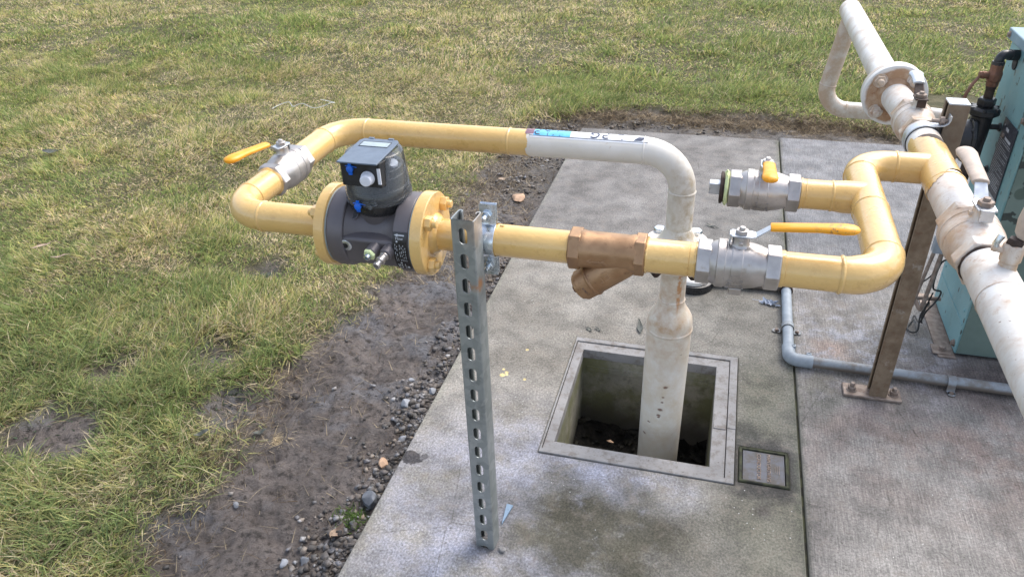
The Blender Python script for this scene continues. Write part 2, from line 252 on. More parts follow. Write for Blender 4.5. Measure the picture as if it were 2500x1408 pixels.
# ------------------------------------------------------------------ geometry helper
class G:
    def __init__(s): s.v = []; s.f = []; s.T = Matrix()
    def add(s, vs, fs):
        b = len(s.v); s.v += [tuple(s.T @ Vector(v)) for v in vs]; s.f += [tuple(b + i for i in f) for f in fs]; return s
    def box(s, c, d, rot=None):
        x, y, z = d[0] / 2, d[1] / 2, d[2] / 2
        vs = [Vector((a * x, b * y, e * z)) for e in (-1, 1) for b in (-1, 1) for a in (-1, 1)]
        if rot is not None: vs = [rot @ v for v in vs]
        return s.add([v + Vector(c) for v in vs], [(0, 2, 3, 1), (4, 5, 7, 6), (0, 1, 5, 4), (2, 6, 7, 3), (0, 4, 6, 2), (1, 3, 7, 5)])
    def lathe(s, o, ax, prof, seg=40, ref=None, a0=0., cap=True, jit=0., seed=0):
        o = Vector(o); ax = Vector(ax).normalized()
        ref = Vector(ref) if ref is not None else (Vector((0, 1, 0)) if abs(ax.x) > .7 else Vector((1, 0, 0)))
        e1 = (ref - ax * ref.dot(ax)).normalized(); e2 = ax.cross(e1); vs = []; fs = []; rn = random.Random(seed)
        for t, r in prof:
            for k in range(seg):
                a = a0 + 2 * PI * k / seg; rr = r * (1 + (rn.uniform(-jit, jit) if jit else 0)); vs.append(o + ax * t + (e1 * math.cos(a) + e2 * math.sin(a)) * rr)
        for i in range(len(prof) - 1):
            for k in range(seg):
                k2 = (k + 1) % seg; fs.append((i * seg + k, i * seg + k2, (i + 1) * seg + k2, (i + 1) * seg + k))
        if cap:
            fs.append(tuple(range(seg))[::-1]); fs.append(tuple((len(prof) - 1) * seg + k for k in range(seg)))
        return s.add(vs, fs)
    def cyl(s, a, b, r, seg=32, r2=None, **k):
        a = Vector(a); b = Vector(b); return s.lathe(a, b - a, [(0, r), ((b - a).length, r if r2 is None else r2)], seg, **k)
    def tube(s, pts, r, seg=24, cap=True, flat=1.0):
        pts = [Vector(p) for p in pts]; n_ = len(pts); rs = r if isinstance(r, (list, tuple)) else [r] * n_
        vs = []; fs = []; up = None
        for i, p in enumerate(pts):
            t = (pts[min(i + 1, n_ - 1)] - pts[max(i - 1, 0)]).normalized()
            if up is None:
                up = Vector((0, 0, 1)) if abs(t.z) < .9 else Vector((0, 1, 0))
            up = (up - t * up.dot(t)).normalized(); sd_ = t.cross(up)
            for k in range(seg):
                a = 2 * PI * k / seg; vs.append(p + (sd_ * math.cos(a) + up * math.sin(a) * flat) * rs[i])
        for i in range(n_ - 1):
            for k in range(seg):
                k2 = (k + 1) % seg; fs.append((i * seg + k, i * seg + k2, (i + 1) * seg + k2, (i + 1) * seg + k))
        if cap: fs.append(tuple(range(seg))[::-1]); fs.append(tuple((n_ - 1) * seg + k for k in range(seg)))
        return s.add(vs, fs)
    def prism(s, poly, h0, h1, M_=None):       # poly in local xy, extruded along z, optional matrix
        n_ = len(poly); vs = [Vector((x, y, h0)) for x, y in poly] + [Vector((x, y, h1)) for x, y in poly]
        if M_ is not None: vs = [M_ @ v for v in vs]
        return s.add(vs, [tuple(range(n_))[::-1], tuple(range(n_, 2 * n_))] + [(i, (i + 1) % n_, n_ + (i + 1) % n_, n_ + i) for i in range(n_)])
    def hexnut(s, o, ax, r, h, cham=True, ref=None, a0=0.):
        return s.lathe(o, ax, [(0, r), (h * .85, r), (h, r * .9)] if cham else [(0, r), (h, r)], 6, ref=ref, a0=a0)
    def grid(s, fn, nu, nv, flip=False):
        vs = [fn(i / nu, j / nv) for i in range(nu + 1) for j in range(nv + 1)]
        fs = [((i) * (nv + 1) + j, (i + 1) * (nv + 1) + j, (i + 1) * (nv + 1) + j + 1, i * (nv + 1) + j + 1) for i in range(nu) for j in range(nv)]
        if flip: fs = [f[::-1] for f in fs]
        return s.add(vs, fs)

def fillet(pts, r, seg=14):
    """polyline with rounded corners -> list of points, and the arcs' (start, end, tangents)"""
    pts = [Vector(p) for p in pts]; out = [pts[0]]; arcs = []
    for i in range(1, len(pts) - 1):
        a, b, c = pts[i - 1], pts[i], pts[i + 1]; d1 = (a - b).normalized(); d2 = (c - b).normalized()
        th = d1.angle(d2); t = r / math.tan(th / 2); cen = b + (d1 + d2).normalized() * (r / math.sin(th / 2))
        s0 = b + d1 * t; s1 = b + d2 * t; u = (s0 - cen).normalized(); v = (s1 - cen).normalized(); an = u.angle(v)
        for k in range(seg + 1):
            q = k / seg; w_ = (math.sin((1 - q) * an) * u + math.sin(q * an) * v) / math.sin(an); out.append(cen + w_ * r)
        arcs.append((s0, s1, -d1, d2))
    out.append(pts[-1]); return out, arcs

WM = {}
def mk(name, g, mat, parent=None, label=None, smooth=35, bevel=0., seg=2, local=False):
    me = bpy.data.meshes.new(name); inv = WM[parent.name].inverted() if parent is not None and not local else Matrix()
    me.from_pydata([tuple(inv @ Vector(v)) for v in g.v], [], g.f); me.validate(); me.update()
    me.materials.append(M[mat] if isinstance(mat, str) else mat)
    if smooth:
        me.polygons.foreach_set('use_smooth', [True] * len(me.polygons)); me.set_sharp_from_angle(angle=rad(smooth))
    o = bpy.data.objects.new(name, me); COL.objects.link(o)
    if parent is not None: o.parent = parent; WM[o.name] = WM[parent.name]
    else: WM[o.name] = Matrix()
    if label: o['label'] = label
    if bevel:
        b = o.modifiers.new('bevel', 'BEVEL'); b.width = bevel; b.segments = seg; b.limit_method = 'ANGLE'; b.angle_limit = rad(35); b.harden_normals = False
    return o
def thing(name, label, cat, loc=(0, 0, 0), group=None, mat=None):
    o = bpy.data.objects.new(name, None); COL.objects.link(o); m = mat if mat is not None else Matrix.Translation(Vector(loc))
    o.matrix_world = m; o.empty_display_size = .05; WM[o.name] = m; o['label'] = label; o['category'] = cat
    if group: o['group'] = group
    return o
def tag(o, label, cat, group=None):
    o['label'] = label; o['category'] = cat
    if group: o['group'] = group
    return o
def text_geo(body, size, ext=.0004, spacing=1.0, shear=0.):
    cu = bpy.data.curves.new('t', 'FONT'); cu.body = body; cu.size = size; cu.extrude = ext; cu.align_x = 'CENTER'; cu.align_y = 'CENTER'; cu.space_character = spacing; cu.resolution_u = 3
    ob = bpy.data.objects.new('t', cu); COL.objects.link(ob); dg = bpy.context.evaluated_depsgraph_get(); me = bpy.data.meshes.new_from_object(ob.evaluated_get(dg))
    vs = [tuple(v.co) for v in me.vertices]; fs = [tuple(p.vertices) for p in me.polygons]
    bpy.data.objects.remove(ob); bpy.data.curves.remove(cu); bpy.data.meshes.remove(me)
    return vs, fs
def bead(par, mat, c, ax, r, wv=.0035, seed=1, name='weld_bead'):
    g = G(); wv *= 1.35; g.lathe(Vector(c) - Vector(ax).normalized() * wv, ax, [(0, r - .0006), (wv * .35, r + .0007), (wv * .7, r + .0016), (wv, r + .0019), (wv * 1.3, r + .0016), (wv * 1.65, r + .0007), (wv * 2, r - .0006)], 56, cap=False, jit=.010, seed=seed)
    mk(name, g, mat, par, smooth=60)

ZM, YF, YB, XL, XH, YV2, XR = .787, 1.23, 1.72, -.962, .468, 1.557, .297
RP = .0307
# ------------------------------------------------------------------ GROUND (numpy noise, zones)
rng = np.random.RandomState(7)
LAT = rng.rand(256, 256)
def vn(x, y, s=0):
    x = x + s * 17.37; y = y + s * 9.91
    xi = np.floor(x).astype(int); yi = np.floor(y).astype(int); fx = x - xi; fy = y - yi; fx = fx * fx * (3 - 2 * fx); fy = fy * fy * (3 - 2 * fy)
    a = LAT[xi % 256, yi % 256]; b = LAT[(xi + 1) % 256, yi % 256]; c = LAT[xi % 256, (yi + 1) % 256]; d = LAT[(xi + 1) % 256, (yi + 1) % 256]
    return (a * (1 - fx) + b * fx) * (1 - fy) + (c * (1 - fx) + d * fx) * fy
def fbm(x, y, sc, oct=4, s=0, g=.5):
    o = 0; a = 1; t = 0
    for k in range(oct): o = o + a * vn(x * sc, y * sc, s + k); t += a; a *= g; sc *= 2.03
    return o / t
def sdist(x, y, poly):       # signed distance, negative inside
    P = np.array(poly); n_ = len(P); d = np.full(np.shape(x), 1e9); ins = np.zeros(np.shape(x), bool)
    for i in range(n_):
        a = P[i]; b = P[(i + 1) % n_]; ex, ey = b - a; wx = x - a[0]; wy = y - a[1]; t = np.clip((wx * ex + wy * ey) / (ex * ex + ey * ey), 0, 1)
        d = np.minimum(d, np.hypot(wx - ex * t, wy - ey * t))
        c = ((a[1] > y) != (b[1] > y)); xx = (b[0] - a[0]) * (y - a[1]) / (b[1] - a[1] + 1e-12) + a[0]; ins ^= c & (x < xx)
    return np.where(ins, -d, d)
MUD = [(-.6, .4), (-1.18, .55), (-1.20, .9), (-1.25, 1.05), (-1.24, 1.18), (-1.26, 1.32), (-1.33, 1.48), (-1.32, 1.55), (-1.27, 1.75), (-1.20, 2.0), (-1.20, 2.3), (-1.13, 2.6), (-1.12, 2.9), (-1.16, 3.3), (-1.2, 3.7), (-1.12, 4.05),
       (-.85, 4.36), (-.38, 4.42), (.09, 4.40), (.54, 4.36), (.95, 4.33), (3, 4.45), (3, 3.9), (-.6, 3.9)]
PATCH = [[(-1.95, 1.22), (-1.89, 1.38), (-1.74, 1.39), (-1.67, 1.25), (-1.83, 1.18)], [(-1.64, 1.66), (-1.58, 1.80), (-1.46, 1.76), (-1.45, 1.65)], [(-1.90, 1.53), (-1.86, 1.62), (-1.80, 1.60), (-1.83, 1.52)], [(-1.72, 2.24), (-1.66, 2.32), (-1.62, 2.24)], [(-1.45, 1.60), (-1.32, 1.66), (-1.30, 1.52), (-1.42, 1.49)]]
def mudness(x, y):
    nz = (fbm(x, y, 5, 3, 3) - .5) * .22 + (fbm(x, y, 22, 2, 9) - .5) * .07
    nz = nz + (fbm(x, y, 60, 2, 19) - .5) * .05 + (fbm(x, y, 2.2, 2, 23) - .5) * .12
    d = sdist(x, y, MUD) + nz
    for k, p in enumerate(PATCH): d = np.minimum(d, sdist(x, y, p) + nz * .5 - .012)
    return np.clip(.5 - d / .10, 0, 1)
def height(x, y, m):
    h = -.022 + (fbm(x, y, 1.2, 3, 5) - .5) * .05 + (fbm(x, y, 6, 3, 6) - .5) * .02
    h = h - .022 * m + m * ((fbm(x, y, 14, 4, 11) - .5) * .036 + (fbm(x, y, 40, 3, 12) - .5) * .024)
    far = np.clip((y - 5) / 6, 0, 1); h = h * (1 + far)
    fp = np.array([(-1.15, 1.0), (-1.0, 1.25), (-.98, 1.75), (-.92, 2.15), (-1.2, 1.53)])
    for fx, fy in fp: h = h - .014 * m * np.exp(-(((x - fx) / .07) ** 2 + ((y - fy) / .12) ** 2))
    e = np.clip((x + .80) / .08, 0, 1) * np.clip((4.08 - y) / .05, 0, 1); h = np.where(e > 0, np.minimum(h, -.035 - .02 * e), h)
    ins = (x > -.69) & (y < 3.97); return np.where(ins, -.9, h)
def axis(parts):
    o = [parts[0][0]]
    for a, b, st in parts:
        k = max(1, int(round((b - a) / st))); o += list(a + (b - a) * (np.arange(1, k + 1)) / k)
    return np.array(o)
gx = axis([(-60, -12, 4), (-12, -3.3, .15), (-3.3, -2.0, .03), (-2.0, -.66, .0095), (-.66, 1.4, .04), (1.4, 6, .3), (6, 60, 6)])
gy = axis([(-20, .4, 1.5), (.4, 2.4, .0095), (2.4, 4.7, .018), (4.7, 12, .15), (12, 60, 4), (60, 140, 10)])
XX, YY = np.meshgrid(gx, gy, indexing='ij'); MM = mudness(XX, YY); ZZ = height(XX, YY, MM)
me = bpy.data.meshes.new('ground'); nx, ny = XX.shape; me.vertices.add(nx * ny); me.vertices.foreach_set('co', np.stack([XX, YY, ZZ], -1).astype(np.float32).ravel())
ii, jj = np.meshgrid(np.arange(nx - 1), np.arange(ny - 1), indexing='ij'); q = np.stack([ii * ny + jj, (ii + 1) * ny + jj, (ii + 1) * ny + jj + 1, ii * ny + jj + 1], -1).reshape(-1, 4)
me.loops.add(q.size); me.loops.foreach_set('vertex_index', q.ravel().astype(np.int32)); me.polygons.add(len(q)); me.polygons.foreach_set('loop_start', (np.arange(len(q)) * 4).astype(np.int32)); me.polygons.foreach_set('loop_total', np.full(len(q), 4, np.int32))
me.update(calc_edges=True); me.polygons.foreach_set('use_smooth', np.ones(len(q), bool))
at = me.attributes.new('mud', 'FLOAT', 'POINT'); at.data.foreach_set('value', MM.astype(np.float32).ravel())
n = N('wet_mud_and_soil', .5, 0, .45)
a_ = n.new('ShaderNodeAttribute'); a_.attribute_name = 'mud'; mu = a_.outputs['Fac']
mc = n.mix(n.noise(5, 6, .65, lo=.35, hi=.65), (.125, .103, .091), (.20, .168, .150)); mc = n.mix(n.mul(n.noise(3.2, 5, .6, lo=.47, hi=.58), .85), mc, (.185, .183, .195))
mc = n.mix(n.noise(48, 6, .75, lo=.47, hi=.66), mc, (.045, .036, .030))
bk = n.rng(n.xyz()[1], 2.9, 3.4); mc = n.mix(n.mul(bk, .6), mc, (.12, .10, .075))
gc = n.mix(n.noise(12, 5, lo=.35, hi=.65), (.085, .082, .036), (.16, .14, .075))
n.col(n.mix(mu, gc, mc)); n.rough(n.math('ADD', n.mul(mu, n.rng(n.noise(4, 4), .4, .62, -.6, -.15)), .95))
b0 = n.bump(n.voro(26, n.mapping(n.pos, (1, .6, 1)), feat='SMOOTH_F1'), .8, .012); b1 = n.bump(n.noise(60, 7, .75, dist=1.2), 1.0, .018, b0); n.bump(n.noise(320, 4, .7), .6, .003, b1); M['mud'] = n.m
me.materials.append(n.m); go = bpy.data.objects.new('ground', me); COL.objects.link(go); go['kind'] = 'structure'

# ------------------------------------------------------------------ PAVEMENT slabs, with pit and lid openings
def slab(name, rects, mat, z1=0., z0=-.14):
    g = G()
    for a in rects: g.add([], [])
    xs = sorted({r[0] for r in rects} | {r[1] for r in rects}); ys = sorted({r[2] for r in rects} | {r[3] for r in rects})
    ok = lambda i, j: 0 <= i < len(xs) - 1 and 0 <= j < len(ys) - 1 and any(r[0] <= xs[i] and xs[i + 1] <= r[1] and r[2] <= ys[j] and ys[j + 1] <= r[3] for r in rects)
    for i in range(len(xs) - 1):
        for j in range(len(ys) - 1):
            if not ok(i, j): continue
            x0, x1, y0, y1 = xs[i], xs[i + 1], ys[j], ys[j + 1]
            g.add([(x0, y0, z1), (x1, y0, z1), (x1, y1, z1), (x0, y1, z1)], [(0, 1, 2, 3)])
            for di, dj, a, b in ((-1, 0, (x0, y1), (x0, y0)), (1, 0, (x1, y0), (x1, y1)), (0, -1, (x0, y0), (x1, y0)), (0, 1, (x1, y1), (x0, y1))):
                if not ok(i + di, j + dj): g.add([(*a, z1), (*a, z0), (*b, z0), (*b, z1)], [(0, 1, 2, 3)])
    o = mk(name, g, mat, smooth=0); bm_ = o.data
    import bmesh
    b = bmesh.new(); b.from_mesh(bm_); bmesh.ops.remove_doubles(b, verts=b.verts, dist=1e-5); b.to_mesh(bm_); b.free()
    o['kind'] = 'structure'
    m_ = o.modifiers.new('b', 'BEVEL'); m_.width = .006; m_.segments = 3; m_.limit_method = 'ANGLE'; m_.angle_limit = rad(40)
    return o
PX0, PX1, PY0, PY1 = -.377, .139, 1.492, 2.045     # pit outer
LX0, LX1, LY0, LY1 = .148, .276, 1.508, 1.642     # lid outer
XJ = .3025
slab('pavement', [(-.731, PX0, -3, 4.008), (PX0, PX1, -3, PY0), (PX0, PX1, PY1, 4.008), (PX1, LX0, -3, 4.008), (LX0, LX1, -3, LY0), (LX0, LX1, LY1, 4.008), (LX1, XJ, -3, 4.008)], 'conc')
slab('pavement', [(XJ + .0065, 4, -3, 4.05)], 'conc_r')
g = G(); g.box((XJ + .003, .5, -.05), (.0064, 7, .08)); jo = mk('pavement', g, 'joint'); jo['kind'] = 'structure'

# ------------------------------------------------------------------ INSPECTION PIT
pit = thing('inspection_pit', 'open square concrete pit with the thick white pipe standing in it', 'pit', (-.12, 1.77, 0))
g = G()
def ring(g, x0, x1, y0, y1, X0, X1, Y0, Y1, z1, z0):   # rectangular ring: outer X0..., inner x0...
    o4 = [(X0, Y0), (X1, Y0), (X1, Y1), (X0, Y1)]; i4 = [(x0, y0), (x1, y0), (x1, y1), (x0, y1)]
    vs = [(*p, z1) for p in o4] + [(*p, z1) for p in i4] + [(*p, z0) for p in o4] + [(*p, z0) for p in i4]; fs = []
    for k in range(4):
        l = (k + 1) % 4; fs += [(k, l, 4 + l, 4 + k), (8 + l, 8 + k, 12 + k, 12 + l), (k, 8 + k, 8 + l, l), (4 + k, 4 + l, 12 + l, 12 + k)]
    g.add(vs, fs)
ring(g, -.371, .115, 1.510, 2.024, PX0 + .0015, PX1 - .0015, PY0 + .0015, PY1 - .0015, .003, -.035)
mk('outer_frame', g, 'frame', pit, bevel=.0015)
g = G(); ring(g, -.343, .075, 1.545, 1.985, -.3692, .1132, 1.5118, 2.0222, -.0012, -.035); mk('inner_frame', g, 'frame', pit, bevel=.0012)
g = G(); ring(g, -.345, .077, 1.543, 1.987, -.40, .14, 1.49, 2.045, -.0355, -.55)
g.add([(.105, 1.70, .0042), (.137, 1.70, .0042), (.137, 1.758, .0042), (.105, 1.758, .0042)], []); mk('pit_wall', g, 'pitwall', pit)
g = G()
def fl(u, v):
    x = -.345 + .422 * u; y = 1.543 + .444 * v; return (x, y, -.37 + .10 * float(fbm(np.array(x), np.array(y), 14, 4, 21)) + .05 * (1 - u) * v)
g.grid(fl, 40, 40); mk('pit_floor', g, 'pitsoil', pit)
g = G(); g.box((.0945, 1.729, -.0005), (.033, .062, .004)); g.box((.1262, 1.729, .0035), (.0225, .055, .003)); mk('frame_clip', g, 'frame', pit, bevel=.001)
g = G(); g.box((-.12, 1.9855, -.075), (.42, .006, .018)); mk('wall_ledge', g, 'pitwall', pit)
g = G(); rn = random.Random(5)
for k in range(230):
    x = rn.uniform(-.335, .065); y = rn.uniform(1.56, 1.97); z = fl((x + .345) / .422, (y - 1.543) / .444)[2] + .004; L = rn.uniform(.010, .05) * (1 if rn.random() < .5 else .5)
    g.T = Matrix.Translation((x, y, z)) @ Matrix.Rotation(rn.uniform(0, 6.28), 4, 'Z') @ Matrix.Rotation(rn.uniform(-.25, .25), 4, 'X')
    cu_ = rn.uniform(.05, .3); wv = rn.uniform(0, 6)
    g.grid(lambda u, v: (L * (u - .5), L * .5 * math.sin(PI * min(.97, u + .04)) ** .7 * (v - .5), cu_ * L * ((u - .5) ** 2 + (v - .5) ** 2) + .06 * L * math.sin(8 * u + 5 * v + wv)), 6, 4)
g.T = Matrix()
deb = mk('leaf_litter', g, 'mudleaf'); deb['kind'] = 'stuff'; deb['label'] = 'wet black leaves and rubbish on the floor of the open pit'; deb['category'] = 'leaf litter'
tag(mk('dead_leaf', G().add([(-.232, 1.80, -.205), (-.222, 1.79, -.20), (-.212, 1.792, -.203), (-.208, 1.80, -.208), (-.22, 1.806, -.21), (-.22, 1.797, -.196)], [(0, 1, 5), (1, 2, 5), (2, 3, 5), (3, 4, 5), (4, 0, 5)]), M['orange'].copy() if False else 'ostone'), 'tiny orange dead leaf on the black litter inside the open pit', 'leaf')

# ------------------------------------------------------------------ EARTHING LID
lid = thing('earthing_pit_cover', 'small square cast cover lettered MAIN EARTHING CONDUCTOR beside the open pit', 'cover', (.212, 1.575, 0))
g = G(); ring(g, LX0 + .009, LX1 - .009, LY0 + .009, LY1 - .009, LX0 + .001, LX1 - .001, LY0 + .001, LY1 - .001, .002, -.05); ring(g, LX0 + .0035, LX1 - .0035, LY0 + .0035, LY1 - .0035, LX0 + .002, LX1 - .002, LY0 + .002, LY1 - .002, .0035, .001); mk('frame', g, 'joint', lid, bevel=.0008)
g = G(); g.box((.212, 1.575, -.009), (.106, .112, .014)); lp = mk('cover_plate', g, 'castlid', lid, bevel=.001)
g = G()
for body, xo, sz in (('MAIN EARTHING', .0125, .0135), ('CONDUCTOR', -.0125, .0145)):
    vs, fs = text_geo(body, sz, .0012, 1.0); g.T = Matrix.Translation((.212 + xo, 1.575, -.0014)) @ Matrix.Rotation(-PI / 2, 4, 'Z'); g.add(vs, fs); g.T = Matrix()
for xo, L in ((.029, .022), (.034, .03), (.039, .034)): g.box((.212 + xo, 1.572, -.0008), (.0006, L, .0012))
mk('lettering', g, 'dull', lp, smooth=0)
g = G(); g.box((.212, 1.575, -.03), (.127, .133, .02)); mk('lid_well', g, 'joint', lid)

# ------------------------------------------------------------------ WHITE RISER + RETURN PIPE (one welded run)
XRI, YRI = -.070, 1.735
RT0 = .0325
ris = thing('gas_riser_pipe', 'thick white pipe rising from the pit, necking down, turning left into the yellow return pipe', 'pipe', (XRI, YRI, -.35))
g = G(); g.lathe((XRI, YRI, -.45), (0, 0, 1), [(0, .0585), (.30, .0585), (.745, .0595)], 48); mk('lower_pipe', g, 'white_riser', ris)
g = G(); g.lathe((XRI, YRI, .297), (0, 0, 1), [(0, .060), (.022, .0595), (.036, .057), (.048, .051), (.06, .043), (.071, .037), (.082, .0345), (.09, .034)], 48); mk('reducer', g, 'white_riser', ris)
g = G(); g.tube([(XRI, YRI, .385), (XRI, YRI, .50)], .033, 40); mk('neck_pipe', g, 'white_riser', ris)
RT = .0325
for a_, b_, c_, d_, e_ in (((XRI, YRI, .297), (0, 0, 1), .0598, .004, 3), ((XRI, YRI, .386), (0, 0, 1), .0335, .003, 4), ((XRI, YRI, ZM - .096), (0, 0, 1), RT0, .003, 6), ((XRI - .096, YRI, ZM), (1, 0, 0), RT0 - .0004, .0025, 8)): bead(ris, 'white_riser', a_, b_, c_, d_, e_)
pts, arcs = fillet([(XRI, YRI, .55), (XRI, YRI, ZM), (-.451, YRI, ZM)], .096, 20)
g = G(); g.tube(pts, RT, 48); mk('elbow_pipe', g, 'white_riser', ris)
g = G(); g.lathe((XRI, YRI, .532), (0, 0, 1), [(0, .079), (.022, .079), (.024, .077), (.0245, .052), (.035, .044), (.05, .037), (.062, .0335)], 64); mk('flange', g, 'white_riser', ris, bevel=.0012)
g = G(); g.lathe((XRI, YRI, .498), (0, 0, 1), [(0, .079), (.024, .079)], 64); mk('flange', g, 'white_riser', ris, bevel=.0012)
g = G(); g.lathe((XRI, YRI, .522), (0, 0, 1), [(0, .056), (.0105, .056)], 40); mk('gasket', g, 'rubber', ris)
for k in range(4):
    a = PI / 4 + k * PI / 2 + .05; x = XRI + .064 * math.cos(a); y = YRI + .064 * math.sin(a)
    g = G(); g.hexnut((x, y, .556), (0, 0, 1), .0155, .011); g.cyl((x, y, .499), (x, y, .556), .0075, 16); mk('bolt', g, 'zinc', ris, bevel=.0006)
    g = G(); g.lathe((x, y, .474), (0, 0, 1), [(0, .007), (.01, .0145), (.0235, .0145)], 6); mk('nut', g, 'darkrust', ris, bevel=.0006)
# yellow painted part: tube to left elbow, valve
YB = YRI
pts, arcs = fillet([(-.4495, YB, ZM), (XL, YB, ZM), (XL, 1.532, ZM)], .085, 20)
g = G(); g.tube(pts, RT, 48)
yl = mk('painted_return_pipe', g, 'yellow', ris)
bead(ris, 'yellow', (-.497, YB, ZM), (1, 0, 0), RT, .003, 11)
for s0, s1, t0, t1 in arcs: bead(ris, 'yellow', s0, t0, RT, .003, 12); bead(ris, 'yellow', s1, t1, RT, .003, 13)
# ragged paint edge
g = G(); rn = random.Random(3); vs = []; fs = []
K = 72
for k in range(K):
    a = 2 * PI * k / K; e = -.4495 + rn.uniform(.000, .004) + .0025 * math.sin(a * 5)
    for xx in (-.452, e): vs.append((xx, YB + (RT + .0005) * math.cos(a), ZM + (RT + .0005) * math.sin(a)))
for k in range(K): fs.append((2 * k, 2 * k + 1, 2 * ((k + 1) % K) + 1, 2 * ((k + 1) % K)))
g.add(vs, fs); mk('paint_edge', g, 'yellow', ris)
# pipe marker label wrapped on top of the pipe
def wrap(x, s, r=RT, yc=YB, zc=ZM, dr=0.):     # x along pipe, s = angle in degrees from the camera side horizontal
    a = rad(s); return (x, yc - (r + dr) * math.cos(a), zc + (r + dr) * math.sin(a))
XA, XB_ = -.452, -.160
def strip(x0, x1, s0, s1, dr, nu=40, nv=14):
    g = G(); g.grid(lambda u, v: wrap(x0 + (x1 - x0) * u, s0 + (s1 - s0) * v, dr=dr), nu, nv); return g
lab = mk('pipe_marker_label', strip(XA + .012, XB_, 46, 150, .0006), 'white_flat', ris, smooth=60)
mk('cyan_band', strip(XA + .02, -.342, 55.5, 140, .0009), 'cyan', lab, smooth=60)
mk('purple_smudge', strip(XA - .001, -.432, 62, 130, .0011, 8), 'purple', lab, smooth=60)
mk('border_line', strip(XA + .010, XB_ + .003, 53, 55.6, .0012, 40, 2), 'ink', lab, smooth=60)
g = G()
for ch, xx in (('P', -.4225), ('A', -.3975), ('V', -.3755), ('G', -.283), ('P', -.257), ('L', -.222)):
    vs, fs = text_geo(ch, .036, .0002)
    g.add([wrap(xx - v[0] * .95, 60 + math.degrees((.0135 - v[1]) / RT), dr=.0013 + v[2]) for v in vs], fs)
nn = G(); g.grid(lambda u, v: wrap(-.190 + .018 * u + .010 * v, 60.5 + 22 * v, dr=.0014), 6, 6)
mk('lettering', g, 'ink', lab, smooth=60)

